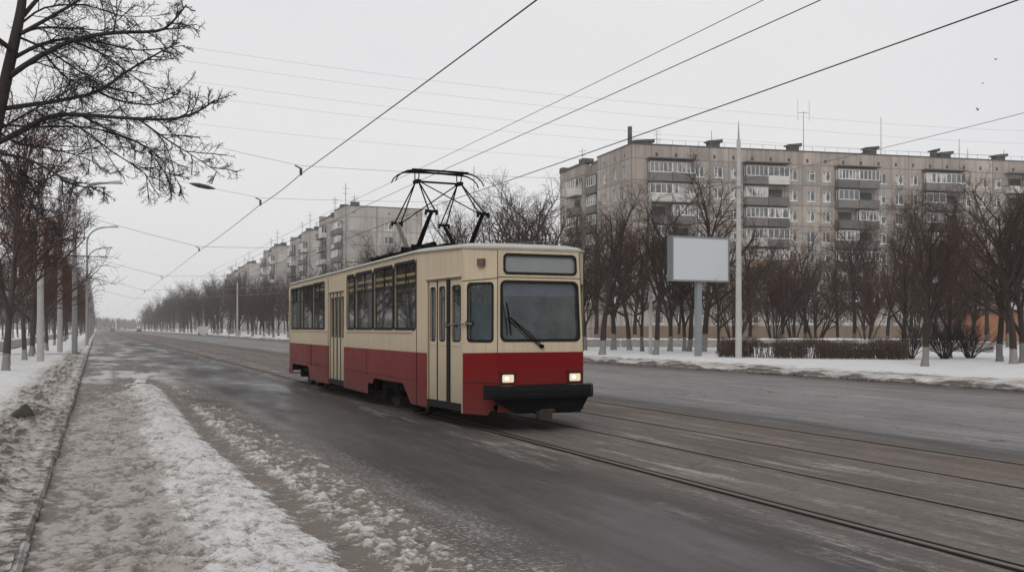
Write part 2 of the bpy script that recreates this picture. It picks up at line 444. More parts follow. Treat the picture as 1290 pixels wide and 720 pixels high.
def mat_snow(name, dk=1.0):
    """trodden roadside snow: attribute snow 1 = clean snow .. 0 = bare dirt, ice 1 = packed grey ice"""
    m, g, b = new_mat(name)
    co = g.coord()
    s = g.n('ShaderNodeAttribute', {'attribute_name': 'snow'}).outputs['Fac']
    ic = g.n('ShaderNodeAttribute', {'attribute_name': 'ice'}).outputs['Fac']
    n1 = g.noise(co, 7.0, 7.0, .68); n2 = g.noise(co, 34.0, 5.0, .65); n3 = g.noise(co, 1.6, 4.0, .6)
    n4 = g.noise(co, 95.0, 3.0, .6)
    k = g.math('ADD', s, g.math('ADD', g.math('MULTIPLY', g.math('SUBTRACT', n1, .5), 1.5), g.math('MULTIPLY', g.math('SUBTRACT', n2, .5), 1.3)))
    k = g.math('ADD', k, g.math('MULTIPLY', g.math('SUBTRACT', n4, .5), .8))
    k = g.mix(g.math('MULTIPLY', ic, .45), k, s)
    white = g.mix(n3, (.56, .555, .55), (.72, .72, .72))
    icec = g.mix(n1, (.29, .258, .230), (.50, .472, .44))
    dirt = g.mix(n2, [v * dk for v in (.108, .091, .078)], [v * dk for v in (.25, .217, .190)])
    c = g.mix(g.ramp(k, [(.22, 0.0), (.52, 1.0)]), dirt, icec)
    hi = g.math('SUBTRACT', k, g.math('MULTIPLY', ic, .55))
    c = g.mix(g.ramp(hi, [(.5, 0.0), (.85, 1.0)]), c, white)
    sp = g.ramp(g.noise(co, 30.0, 5.0, .7), [(.615, 0.0), (.66, 1.0)])
    c = g.mix(g.math('MULTIPLY', sp, .7), c, (.045, .037, .031))
    setp(g, b, Base_Color=c, Roughness=g.math('SUBTRACT', .9, g.math('MULTIPLY', ic, .3)))
    b.inputs['Specular IOR Level'].default_value = .3
    setp(g, b, Normal=g.bump(g.math('ADD', g.math('MULTIPLY', n1, 1.0), g.math('ADD', g.math('MULTIPLY', n2, .55), g.math('MULTIPLY', n4, .2))), .9, .045))
    return m

def mat_ground():
    m, g, b = new_mat('snowy_ground')
    co = g.coord()
    n = g.noise(co, .09, 6.0, .65); n2 = g.noise(co, 1.1, 6.0, .7)
    k = g.math('ADD', g.math('MULTIPLY', n, .6), g.math('MULTIPLY', n2, .5))
    c = g.ramp(k, [(.30, (.12, .105, .09)), (.40, (.40, .39, .38)), (.47, (.68, .68, .685))])
    setp(g, b, Base_Color=c, Roughness=.95, Normal=g.bump(n2, .5, .1))
    return m

M['road'] = mat_road(); M['snow'] = mat_snow('roadside_snow'); M['vsnow'] = mat_snow('verge_snow', .55); M['ground'] = mat_ground()
M['path'] = simple('footpath_asphalt', (.15, .142, .133), .85, .35, .7)

# ------------------------------------------------------------------ ground, road, verges
KX = -0.46          # face of the kerb beside the camera
RKX = 22.0          # far kerb
mb = MB(); mb.add([(-1480,-250,-.09),(1480,-250,-.09),(1480,1480,-.09),(-1480,1480,-.09)], [(0,1,2,3)])
tag(mb.build('ground', M['ground']), kind='structure')
mb = MB(); mb.add([(KX-.04,-40,0),(RKX+.1,-40,0),(RKX+.1,1300,0),(KX-.04,1300,0)], [(0,1,2,3)])
tag(mb.build('road', M['road']), kind='structure')

def spaced(y0, y1, k, mn):
    ys = [y0]
    while ys[-1] < y1: ys.append(ys[-1] + max(mn, ys[-1] ** 2 * k))
    return np.array(ys)

rng = np.random.RandomState(11)
prints = [(rng.uniform(-.1, 1.2), rng.uniform(4.5, 24), rng.uniform(.05, .09), rng.uniform(.11, .18), rng.uniform(.012, .034), rng.uniform(-.5, .5)) for _ in range(300)]
prints += [(rng.uniform(1.6, 2.5), rng.uniform(5, 22), rng.uniform(.05, .09), rng.uniform(.10, .18), rng.uniform(.01, .03), rng.uniform(-.8, .8)) for _ in range(70)]

def shoulder(X, Y):
    e = 2.68 + .45 * (fbm(X * .2, Y * .35, 3) - .5) + .22 * (fbm(X * 3, Y * 2.0, 3) - .5)
    fade = 1 - sstep(22, 39, Y + 14 * (fbm(X * .9, Y * .22, 3) - .5) + 10 * (fbm(X * 4, Y * 1.1, 3) - .5) + 4 * np.abs(X - 1.2))
    n_s = fbm(X * 3.1, Y * 2.2, 4); n_m = fbm(X * 9, Y * 7, 4); n_f = fbm(X * 24, Y * 20, 3); n_l = fbm(X * .9, Y * .5, 3)
    # profile across: trodden ice by the kerb, white ridge, wheel rut, dirty crust
    rc = 1.72 - .012 * (Y - 6) + .10 * (fbm(Y * .12, Y * 0 + 3, 2) - .5) + .02 * np.clip(Y - 14, 0, 20)
    rut = np.exp(-((X - rc) / .17) ** 4) * (.75 + .25 * n_l)
    ridge = np.exp(-((X - (rc - .55)) / .34) ** 2)
    lip = np.exp(-((X - (rc + .27)) / .10) ** 2)
    crust = sstep(rc + .1, rc + .35, X)
    cr_edge = 1 - sstep(-.75, .15, X - e)
    h = .030 + .036 * (n_s - .5) + .055 * (n_m - .5) + .030 * (n_f - .5) + .055 * ridge * (.5 + n_s) + .012 * lip
    h = h * (1 - .8 * rut) - .006 * rut + crust * (.028 * (n_m - .47) + .022 * (n_f - .5) - .010) - .03 * crust * (1 - cr_edge)
    dent = np.zeros_like(X); rim = np.zeros_like(X)
    h = np.maximum(h, .004)
    for (px, py, a, bb, dp, r) in prints:
        j0, j1 = np.searchsorted(Y[:, 0], (py - .6, py + .6)); i0, i1 = np.searchsorted(X[0], (px - .4, px + .4))
        xx = X[j0:j1, i0:i1] - px; yy = Y[j0:j1, i0:i1] - py
        c, s = math.cos(r), math.sin(r)
        q = ((xx * c + yy * s) / a) ** 2 + ((-xx * s + yy * c) / bb) ** 2
        dent[j0:j1, i0:i1] = np.maximum(dent[j0:j1, i0:i1], dp * np.exp(-q ** 2))
        rim[j0:j1, i0:i1] = np.maximum(rim[j0:j1, i0:i1], .45 * dp * np.exp(-((np.sqrt(q) - 1.35) / .3) ** 2))
    h = h - dent + rim
    edge = sstep(0, .28, e - X)
    h = (h + .012) * edge * fade - .012
    h = h - .02 * (1 - fade)
    icy = np.clip(1 - sstep(.35, .85, X + .5 * (n_l - .5)), 0, 1)
    snow = .62 + .45 * (n_s - .5) + .16 * ridge + .13 * lip - .62 * rut - 3.2 * dent + 2.0 * rim - .20 * icy - .50 * crust * (1.1 - .35 * lip)
    snow = snow + 1.3 * (n_m - .5) * (.6 + crust * .6) + (.7 + 1.2 * crust) * (n_f - .5) - .25 * np.exp(-((X - KX) / .12) ** 2)
    snow -= .22 * sstep(16, 30, Y) * (1 - ridge)
    return h, {'snow': np.clip(snow, -.3, 1.2), 'ice': np.clip(icy + .5 * crust * n_s + .2 * sstep(14, 28, Y), 0, 1)}
xs = np.arange(KX - .02, 2.95, .018); ys = spaced(4.0, 42, 1 / 2600., .02)
tag(grid_mesh('snow_shoulder', xs, ys, shoulder, M['snow']), kind='structure')

def verge_l(X, Y):
    d = (KX - .13) - X
    n_s = fbm(X * 2.1 + 40, Y * 1.5, 4); n_m = fbm(X * 7 + 11, Y * 6, 4); n_f = fbm(X * 21, Y * 17, 3); n_l = fbm(X * .5, Y * .3 + 7, 3)
    muddy = np.exp(-((d - .55 - .5 * (n_l - .5)) / (.50 + .25 * n_s)) ** 2) * (1 - .45 * sstep(40, 90, Y))
    h = .095 + .03 * (n_s - .5) + .02 * (n_m - .5) + sstep(0, .5, d) * .05
    h += muddy * (.14 * (n_m - .42) + .10 * (n_f - .5) + .08 * (n_s - .4)) * sstep(.02, .25, d)
    h += sstep(.5, 3, d) * .05 * (n_l - .4)
    walk = np.exp(-((X + 7.4) / 1.3) ** 6)
    snow = 1.0 - .55 * muddy - 1.8 * muddy * (n_m - .5) - 1.3 * muddy * (n_f - .5) - .8 * muddy * (n_s - .5) + .5 * (n_s - .5) + .2 * (n_m - .5)
    snow -= .35 * (1 - sstep(.0, .12, d)) + .55 * walk
    return h, {'snow': np.clip(snow, -.3, 1.25), 'ice': np.clip(muddy * .4 + .5 * walk, 0, 1)}
xs = -np.concatenate([np.arange(.52, 2.6, .025), np.arange(2.6, 8, .12), np.arange(8, 34, .8)])[::-1]
ys = np.concatenate([spaced(4.0, 60, 1 / 1500., .03), np.arange(62, 420, 3.0), np.arange(420, 1200, 30)])
tag(grid_mesh('verge', xs, ys, verge_l, M['vsnow']), kind='structure')

def verge_r(X, Y):
    d = X - (RKX - .15)
    n_s = fbm(X * .9 + 40, Y * .8, 4); n_m = fbm(X * 3 + 11, Y * 2.2, 4); n_l = fbm(X * .2, Y * .12 + 7, 3)
    muddy = np.exp(-((d - 1.0) / (1.5 + .8 * n_s)) ** 2)
    h = -.01 + .12 * sstep(0, .55, d + .5 * (n_m - .5)) + .05 * (n_s - .5) * sstep(0, .6, d) + sstep(0, .5, d) * muddy * .22 * (n_m - .35) + sstep(.8, 4, d) * .08
    snow = 1.1 - .9 * (1 - sstep(.1, .8, d)) - .45 * muddy - 2.2 * muddy * (n_m - .5) - 1.0 * muddy * (n_s - .5) + .3 * (n_s - .5) - .30 * sstep(15, 20, d) * n_l - .12 * np.exp(-((d - 2.2) / .8) ** 2)
    return h, {'snow': np.clip(snow, -.3, 1.25), 'ice': np.clip(muddy * .5, 0, 1)}
xs = np.concatenate([np.arange(RKX - .3, RKX + 5, .12), np.arange(RKX + 5, RKX + 18, .5), np.arange(RKX + 18, RKX + 140, 4)])
ys = np.concatenate([np.arange(-20, 130, .35), np.arange(130, 420, 3.0), np.arange(420, 1200, 30)])
tag(grid_mesh('verge', xs, ys, verge_r, M['vsnow']), kind='structure')

# kerbs: a line of worn stones with irregular joints
def kerb(x0, x1, y0, y1, seed, near=True):
    r = random.Random(seed); mb = MB(); y = y0
    while y < y1:
        L = (1.0 if near else 2.0) if y < 140 else 12.0
        dz = r.uniform(-.012, .008); dx = r.uniform(-.012, .012)
        a, b_ = x0 + dx, x1 + dx
        zt = .095 + dz; c = .03
        prof = [(a, -.03), (b_, -.03), (b_, zt - c), (b_ - c, zt), (a + c, zt), (a, zt - c)]
        if x0 > 5: prof = [(a, -.03), (b_, -.03), (b_, zt - c), (b_ - c, zt), (a + c, zt), (a, zt - c)]
        n = len(prof); g_ = r.uniform(.004, .014)
        vs = [(p[0], y, p[1]) for p in prof] + [(p[0] + r.uniform(-.004, .004), y + L - g_, p[1] + r.uniform(-.004, .004)) for p in prof]
        mb.add(vs, [(i, n + i, n + (i + 1) % n, (i + 1) % n) for i in range(n)] + [tuple(range(n)), tuple(range(2 * n - 1, n - 1, -1))])
        y += L
    return mb
tag(kerb(KX - .13, KX, 2, 900, 3).build('kerb', M['kerb']), kind='structure')
tag(kerb(RKX, RKX + .18, -20, 900, 4, False).build('kerb', M['kerb']), kind='structure')

# footpath of the side alley on the left, and the strip behind the right-hand trees
mb = MB()
mb.add([(-9.4, 20, .215), (-5.6, 20, .215), (-5.6, 700, .215), (-9.4, 700, .215)], [(0, 1, 2, 3)])
tag(mb.build('path', M['path']), kind='structure')
mb = MB()
A = gp(640, 434); B = gp(1400, 437)
d = (B - A).normalized(); nn = Vector((-d.y, d.x, 0))
mb.add([tuple(A + Vector((0,0,.235))), tuple(B + Vector((0,0,.235))), tuple(B + nn * 9 + Vector((0,0,.235))), tuple(A + nn * 9 + Vector((0,0,.235)))], [(0, 1, 2, 3)])
tag(mb.build('path', M['path']), kind='structure')

# ------------------------------------------------------------------ tram rails: rolled head with a groove, sunk in the paving
def rail(x, label, gap, head_w=.062):
    r = thing('tram_rail', label, 'rail', (x, 0, 0), 0, 'tram rails set in the road')
    hd = MB(); gr = MB()
    ys = [-14 + i * 6 for i in range(90)]
    rr = random.Random(int(x * 10))
    off = [rr.uniform(-.006, .006) for _ in ys]
    for i in range(len(ys) - 1):
        a, b_ = off[i], off[i + 1]; w = head_w / 2
        hd.add([(-w + a, ys[i], .010), (w + a, ys[i], .010), (w + b_, ys[i+1], .010), (-w + b_, ys[i+1], .010),
                (-w + a, ys[i], .001), (w + a, ys[i], .001), (w + b_, ys[i+1], .001), (-w + b_, ys[i+1], .001)], [(0,1,2,3),(0,3,7,4),(1,5,6,2)])
        for (u0, u1) in (((w + .001, w + gap), (-w - gap * .8, -w - .001)) if gap > .04 else ((-w - gap, -w - .001),)):
            gr.add([(u0 + a, ys[i], .004), (u1 + a, ys[i], .004), (u1 + b_, ys[i+1], .004), (u0 + b_, ys[i+1], .004)], [(0,1,2,3)])
    hd.build('rail_head', M['steelrail'], r); gr.build('groove', M['groove'], r)
M['steelrail'] = simple('rail_steel', (.115, .094, .078), .6, .4, 6, metal=.2)
M['groove'] = simple('rail_groove_dark', (.009, .0075, .0065), .9, .6, 7, spec=.08)  # near-black colour of the flat strips that draw the grooves
rail(5.87, 'dark deep-grooved tram rail nearest the wet asphalt lane, running under the tram doors', .075, .062)
rail(7.40, 'thin tram rail under the far side of the tram, second from the wet lane', .03)
rail(8.88, 'thin tram rail just beyond the tram, first rail of the empty track', .026)
rail(10.42, 'thin tram rail farthest from the tram, beside the grey far lanes', .03)

# dark lumps lying in the roadside snow
def clod(loc, sx, sy, sz, label, seed):
    r = random.Random(seed); mb = MB(); n, m_ = 12, 7; vs = []; fs = []
    for j in range(m_):
        t = math.pi * j / (m_ - 1)
        for i in range(n):
            p = 2 * math.pi * i / n; k = 1 + r.uniform(-.2, .2)
            q = 1 - .45 * max(0, math.cos(t)); vs.append((sx * math.sin(t) * math.cos(p) * k * q + .03 * max(0, math.cos(t)), sy * math.sin(t) * math.sin(p) * k * q, sz * math.cos(t) * (1 + r.uniform(-.15, .15)) * (1 if math.cos(t) > 0 else .5)))
    for j in range(m_ - 1):
        for i in range(n): fs.append((j*n+i, (j+1)*n+i, (j+1)*n+(i+1)%n, j*n+(i+1)%n))
    mb.add(vs, fs, 0, True)
    o = mb.build('dirt_lump', M['clod'], None, loc); tag(o, label, 'dirt lump'); return o
p = gp(30, 524, .18); clod((p.x, p.y, .19), .17, .13, .18, 'dark pointed lump of frozen dirt standing alone in the white snow of the near verge', 2)
# ------------------------------------------------------------------ the tram (local frame: -Y is its front, x = -1.28 the side with doors)
TRAM = thing('tram', 'cream and red electric tram with lit headlights and raised pantograph, driving on the road', 'tram', (6.62, 14.0, 0))
RT = 2.97
def rt(y): return RT + .08 * (min(1, max(0, y / 2.6)) - max(0, (y - 2.6) / 13.4))      # roof line is highest behind the front doors
def rrect(u0, u1, v0, v1, r, n=5):
    pts = []
    for cx, cy, a0 in ((u1 - r, v0 + r, -90), (u1 - r, v1 - r, 0), (u0 + r, v1 - r, 90), (u0 + r, v0 + r, 180)):
        for i in range(n + 1):
            a = math.radians(a0 + 90 * i / n); pts.append((cx + r * math.cos(a), cy + r * math.sin(a)))
    return pts
def panel(mb, outline, holes, f3, mi=0, flip=False):
    loops = [[Vector((p[0], p[1], 0)) for p in outline]] + [[Vector((p[0], p[1], 0)) for p in h] for h in holes]
    tris = tessellate_polygon(loops)
    flat = [p for l in loops for p in l]
    fs = []
    for t in tris:
        a, b_, c = (flat[i] for i in t)
        cr = (b_ - a).cross(c - a).z
        if abs(cr) < 1e-10: continue
        t = tuple(t) if cr > 0 else tuple(reversed(t))
        fs.append(tuple(reversed(t)) if flip else t)
    mb.add([f3(p.x, p.y, 0) for p in flat], fs, mi)
    for h in holes:     # reveals
        n = len(h)
        vs = [f3(*p, 0) for p in h] + [f3(*p, -.05) for p in h]
        mb.add(vs, [(i, (i+1) % n, n + (i+1) % n, n + i) for i in range(n)], mi)
def grow(rect, d): return (rect[0] - d, rect[1] + d, rect[2] - d, rect[3] + d)

LEAN = .085
def lean(z): return LEAN * max(0.0, z - 1.28) / (RT - 1.28)
def taper(u): return .165 * min(1, max(0, (2.6 - u) / 1.94)) + .15 * min(1, max(0, (u - 14.95) / 1.05))   # the ends narrow in plan
FL = lambda u, v, o: (-1.28 + taper(u) - o, u, v)          # door side, u = y, o = outwards
FR = lambda u, v, o: (1.28 - taper(u) + o, u, v)
FF = lambda u, v, o: (u * (1 - .03 * max(0, v - 1.28)), -o + lean(v), v)   # front, u = x
FB = lambda u, v, o: (u, 16.5 + o, v)
def chamfer(sx, y0, y1, x0=1.28, x1=.77):
    d = Vector((sx * (x1 - x0), y1 - y0, 0)); L = d.length; d /= L
    nrm = Vector((sx * abs(d.y), -abs(d.x) if y1 < y0 else abs(d.x), 0))
    def f(u, v, o):
        t = u / L
        p = Vector((sx * x0, y0, 0)) + d * u + nrm * o
        if y1 < y0: p.y += lean(v) * t; p.x *= (1 - .03 * max(0, v - 1.28) * t)
        return (p.x, p.y, v)
    return f, L
CFL, LC = chamfer(-1, .66, 0.0, 1.115, .77); CFR, _ = chamfer(1, .66, 0.0, 1.115, .77)
CBL, LB = chamfer(-1, 16.0, 16.5, 1.13, .8); CBR, _ = chamfer(1, 16.0, 16.5, 1.13, .8)

WZ = (1.64, 2.80); WR = .09
def wz(a): return (1.64, 2.92 - .10 * (a - 2.6) / 12.4)
winA = [(2.64, 4.02), (4.10, 5.54), (5.62, 7.08), (7.16, 7.88)]
winB = [(10.22, 11.70), (11.78, 13.28), (13.36, 14.86)]
SB = 1.23                                                     # colour line
body = MB()
def side(f, flip):
    hA = [rrect(a, b_, *wz(a), WR) for a, b_ in winA]; hB = [rrect(a, b_, *wz(a), WR) for a, b_ in winB]
    panel(body, [(2.6, SB), (2.12, SB), (2.12, .27), (2.6, .27)], [], f, 1, False) if flip == 0 else None
    redA = [(2.6, SB), (2.6, .27), (2.95, .27), (3.45, .62), (5.55, .62), (5.62, .50), (6.0, .50), (6.0, .27), (8.18, .27), (8.18, SB)]
    redB = [(9.74, SB), (9.74, .27), (12.1, .27), (12.3, .62), (14.55, .62), (14.62, .38), (15.16, .38), (15.16, SB)]
    if flip == 0:
        panel(body, [(2.6, SB), (8.18, SB), (8.18, rt(8.18)), (2.6, rt(2.6))], hA, f, 0, True); panel(body, [(2.12, SB), (2.6, SB), (2.6, rt(2.6)), (2.12, rt(2.12))], [], f, 0, True)
        panel(body, [(9.74, SB), (14.95, SB), (14.95, rt(14.95)), (9.74, rt(9.74))], hB, f, 0, True)
        panel(body, [(14.95, SB), (15.16, SB), (15.16, rt(15.16)), (14.95, rt(14.95))], [], f, 0, True); panel(body, [(15.16, 2.5), (15.88, 2.5), (15.88, rt(15.88)), (15.16, rt(15.16))], [], f, 0, True)
        panel(body, [(15.88, SB), (16.0, SB), (16.0, rt(16)), (15.88, rt(15.88))], [], f, 0, True); panel(body, [(15.88, .38), (16.0, .38), (16.0, SB), (15.88, SB)], [], f, 1, True)
        panel(body, list(reversed(redA)), [], f, 1, True); panel(body, list(reversed(redB)), [], f, 1, True)
        panel(body, [(.66, 2.50), (2.12, 2.50), (2.12, rt(2.12)), (.66, rt(.66))], [], f, 0, True)
        panel(body, [(8.18, 2.54), (9.74, 2.54), (9.74, rt(9.74)), (8.18, rt(8.18))], [], f, 0, True)
        panel(body, [(.66, .27), (.71, .27), (.71, 2.50), (.66, 2.50)], [], f, 0, True)
        # dark reveals round the door openings
        for y0, y1, zt in ((.71, 2.12, 2.50), (8.18, 9.74, 2.54), (15.16, 15.88, 2.5)):
            body.add([f(y0,.3,0), f(y0,zt,0), f(y0,zt,-.09), f(y0,.3,-.09)], [(0,1,2,3)], 0)
            body.add([f(y1,.3,0), f(y1,zt,0), f(y1,zt,-.09), f(y1,.3,-.09)], [(3,2,1,0)], 0)
            body.add([f(y0,zt,0), f(y1,zt,0), f(y1,zt,-.09), f(y0,zt,-.09)], [(0,1,2,3)], 2)
            body.add([f(y0,.30,.0), f(y1,.30,.0), f(y1,.30,-.4), f(y0,.30,-.4)], [(0,1,2,3)], 2)
            body.add([f(y0,.30,.0), f(y1,.30,.0), f(y1,.42,.0), f(y0,.42,.0)], [(3,2,1,0)], 2)
    else:
        winR = winA + [(8.3, 9.9)] + winB
        panel(body, [(2.6, SB), (14.95, SB), (14.95, rt(14.95)), (2.6, rt(2.6))], [rrect(a, b_, *wz(a), WR) for a, b_ in winR], f, 0)
        for a, b_ in ((.66, 2.6), (14.95, 16.0)):
            panel(body, [(a, SB), (b_, SB), (b_, rt(b_)), (a, rt(a))], [], f, 0); panel(body, [(a, .3), (b_, .3), (b_, SB), (a, SB)], [], f, 1)
        panel(body, [(2.6, .27), (2.95, .27), (3.45, .62), (5.55, .62), (5.9, .27), (12.1, .27), (12.3, .62), (14.55, .62), (14.62, .38), (14.95, .38), (14.95, SB), (2.6, SB)], [], f, 1)
side(FL, 0); side(FR, 1)
# front with windscreen and route-board openings
WS = (-.715, .715, 1.46, 2.43); RB = (-.66, .70, 2.545, 2.865)
panel(body, [(-.77, 1.28), (.77, 1.28), (.77, RT - .03), (.40, RT + .005), (-.40, RT + .005), (-.77, RT - .03)], [rrect(*WS, .09), rrect(*RB, .07)], FF, 0)
panel(body, [(-.77, .33), (.77, .33), (.77, 1.28), (-.77, 1.28)], [], FF, 1)
CW = (.11, .655, 1.45, 2.40)
for f, fl in ((CFL, False), (CFR, True)):
    panel(body, [(0, 1.26), (LC, 1.28), (LC, RT - .03), (0, rt(.66))], [rrect(*CW, .06)], f, 0, fl)
    panel(body, [(0, .27), (LC * .72, .27), (LC, .5), (LC, 1.28), (0, 1.26)], [], f, 1, fl)
for f, fl in ((CBL, True), (CBR, False)):
    panel(body, [(0, SB), (LB, SB), (LB, RT - .05), (0, rt(16))], [rrect(.1, LB - .1, 1.4, 2.5, .05)], f, 0, fl)
    panel(body, [(0, .35), (LB, .35), (LB, SB), (0, SB)], [], f, 1, fl)
panel(body, [(-.8, SB), (.8, SB), (.8, RT - .05), (-.8, RT - .05)], [rrect(-.7, .7, 1.5, 2.5, .09)], FB, 0, True)
panel(body, [(-.8, .35), (.8, .35), (.8, SB), (-.8, SB)], [], FB, 1, True)
# rub strips, seams and the sill ledge under the windows
for y0, y1 in ((2.6, 8.16), (9.76, 14.95)):
    body.obox((-1.288, (y0+y1)/2, .735), (0,1,0), (0,0,1), (1,0,0), (y1-y0)/2, .012, .010, 1)
    body.obox((-1.290, (y0+y1)/2, 1.605), (0,1,0), (0,0,1), (1,0,0), (y1-y0)/2 - .25, .017, .014, 0)
q0, q1 = Vector(FL(.7, 2.53, .012)), Vector(FL(2.14, 2.53, .012)); body.tube([q0, q1], .02, 6, 0)
body.obox((-1.29, 8.96, 2.57), (0,1,0), (0,0,1), (1,0,0), .8, .015, .018, 0)
for y in (4.06, 5.58, 7.12, 11.74, 13.32):
    body.obox((-1.287, y, 2.24), (0,1,0), (0,0,1), (1,0,0), .022, .6, .009, 2)
def seam(a, b_): body.tube([a, b_], .006, 4, 2)
seam(CFL(0, .78, .003), CFL(LC, .79, .003)); seam(CFL(.0, 2.44, .003), CFL(LC, 2.47, .003)); seam(FF(-.77, 2.49, .003), FF(.77, 2.49, .003))
for f in (CFL, CFR): seam(f(LC, 1.28, .003), f(LC, RT - .05, .003))
for y in (6.1, 11.95):
    seam(FL(y, .66, .001), FL(y, SB, .001))
for y in (2.6, 9.82):
    seam(FL(y, .3, .004), FL(y, RT - .05, .004))
body.build('body_shell', [M['cream'], M['red'], M['rubber']], TRAM)

# roof: low arched cap with a drip rail
roof = MB()
def plan(k, dz):
    pts = [(-1.115, .66), (-.75, .085), (.75, .085), (1.115, .66), (1.28, 2.6), (1.28, 14.95), (1.13, 16.0), (.8, 16.5), (-.8, 16.5), (-1.13, 16.0), (-1.28, 14.95), (-1.28, 2.6)]
    return [(x * k, 8 + (y - 8) * (1 - (1 - k) * .16), rt(y) - (.02 if y < .3 else 0) + dz) for x, y in pts]
lv = [plan(1.012, -.015), plan(1.018, .02), plan(.96, .055), plan(.8, .10), plan(.5, .14), plan(.15, .155)]
for i in range(len(lv) - 1):
    n = 12; roof.add(lv[i] + lv[i+1], [(k, (k+1) % n, n + (k+1) % n, n + k) for k in range(n)], 0)
roof.add(lv[-1], [tuple(range(12))], 0)
roof.tube([(-1.14, .68, rt(.68)), (-1.305, 2.6, rt(2.6)), (-1.305, 14.95, rt(14.95)), (-1.15, 16.0, rt(16))], .016, 5, 0)
roof.build('roof', M['roofpaint'], TRAM)

# window: gasket ring, sliding-pane bars and glass
def window(f, r, rad, glass, bars=True, name='window', ring=.042):
    w = MB()
    w.ring(rrect(*grow(r, .012), rad + .012), rrect(*grow(r, -ring), max(.02, rad - ring * .6)), lambda u, v: f(u, v, .008))
    w.ring(rrect(*grow(r, -ring), max(.02, rad - ring * .6)), rrect(*grow(r, -ring), max(.02, rad - ring * .6)), lambda u, v: f(u, v, -.02))
    if bars:
        zb = r[2] + (r[3] - r[2]) * .66
        for (a, b_, c, d) in ((r[0] + .03, r[1] - .03, zb - .014, zb + .014), ((r[0] + r[1]) / 2 - .014, (r[0] + r[1]) / 2 + .014, zb, r[3] - .03)):
            vs = [f(a, c, -.012), f(b_, c, -.012), f(b_, d, -.012), f(a, d, -.012), f(a, c, -.03), f(b_, c, -.03), f(b_, d, -.03), f(a, d, -.03)]
            w.add(vs, [(0,1,2,3),(4,7,6,5),(0,4,5,1),(3,2,6,7),(0,3,7,4),(1,5,6,2)])
    o = w.build(name, M['rubber'], TRAM)
    gm = MB(); panel(gm, rrect(*grow(r, -.01), rad), [], lambda u, v, o_: f(u, v, -.028), 0)
    gm.build('pane', glass, o)
    return o
for a, b_ in winA + winB: window(FL, (a, b_, *wz(a)), WR, M['glass'], b_ - a > 1)
for a, b_ in winA + [(8.3, 9.9)] + winB: window(FR, (a, b_, *wz(a)), WR, M['farglass'], b_ - a > 1)
window(FF, WS, .09, M['wglass'], False, 'windscreen', .035)
window(FF, RB, .07, M['signglass'], False, 'route_board', .03)
window(CFL, CW, .06, M['cabglass'], False, 'cab_window', .03); window(CFR, CW, .06, M['farglass'], False, 'cab_window', .03)
window(CBL, (.1, LB - .1, 1.4, 2.5), .05, M['glass'], False, 'corner_window', .03); window(CBR, (.1, LB - .1, 1.4, 2.5), .05, M['glass'], False, 'corner_window', .03)
window(FB, (-.7, .7, 1.5, 2.5), .09, M['glass'], False, 'rear_window', .035)

# folding doors
def door(leaves, z0, z1, label=None):
    fd = lambda u, v, o: FL(u, v, o - .03)
    def bar(u, z, hu, hz, o, ho, mi, lf):
        a, c_ = Vector(fd(u - hu, z, o)), Vector(fd(u + hu, z, o)); dd = (c_ - a).normalized(); lf.obox((a + c_) / 2, dd, (0,0,1), dd.cross(Vector((0,0,1))), hu, hz, ho, mi)
    root = bpy.data.objects.new('folding_door', None); COL.objects.link(root); root.parent = TRAM
    if label: root['label'] = label
    for (a, b_, win) in leaves:
        lf = MB()
        hole = rrect(a + .07, b_ - .07, z0 + 1.02, z1 - .10, min(.07, (b_ - a - .15) * .45)) if win else None
        panel(lf, [(a, z0), (b_, z0), (b_, z1), (a, z1)], [hole] if win else [], fd, 0, True)
        for (u, du) in ((a, .012), (b_, -.012)):
            bar(u + du * .5, (z0 + z1) / 2, .006, (z1 - z0) / 2, .002, .006, 1, lf)
        bar((a + b_) / 2, z0 + .96, (b_ - a) / 2 - .05, .008, .004, .006, 0, lf)
        if win:
            inner = rrect(a + .09, b_ - .09, z0 + 1.045, z1 - .125, min(.05, (b_ - a - .2) * .45))
            lf.ring(hole, inner, lambda u, v: fd(u, v, .006), 1)
        o = lf.build('door_leaf', [M['cream'], M['rubber']], root)
        if win:
            gm = MB(); panel(gm, hole, [], lambda u, v, o_: fd(u, v, -.02), 0); gm.build('pane', M['farglass'], o)
    bs = MB(); ym = leaves[0]
    for (a, b_, w), (c, d, w2) in zip(leaves[:-1], leaves[1:]):
        bar((b_ + c) / 2, (z0 + z1) / 2, max(.002, (c - b_) / 2 - .001), (z1 - z0) / 2, -.005, .02, 0, bs)
    bs.build('rubber_edge', M['rubber'], root)
    return root
door([(.72, 1.21, True), (1.34, 1.735, True), (1.742, 2.11, True)], .42, 2.49)
door([(15.17, 15.87, True)], .42, 2.49)
door([(8.22, 8.60, True), (8.61, 8.95, True), (8.99, 9.33, True), (9.34, 9.70, True)], .42, 2.53)
g_ = MB(); g_.tube([FL(1.22, 1.70, .0), FL(1.2, 1.72, .05), FL(.75, 1.73, .08), CFL(.12, 1.74, .06), CFL(.2, 1.74, .0)], .012, 6)
g_.tube([FL(1.2, 1.77, .05), FL(1.2, 1.67, .05)], .012, 6); g_.tube([CFL(.12, 1.79, .06), CFL(.12, 1.70, .06)], .014, 6)
g_.build('mirror_arm', M['steel'], TRAM)

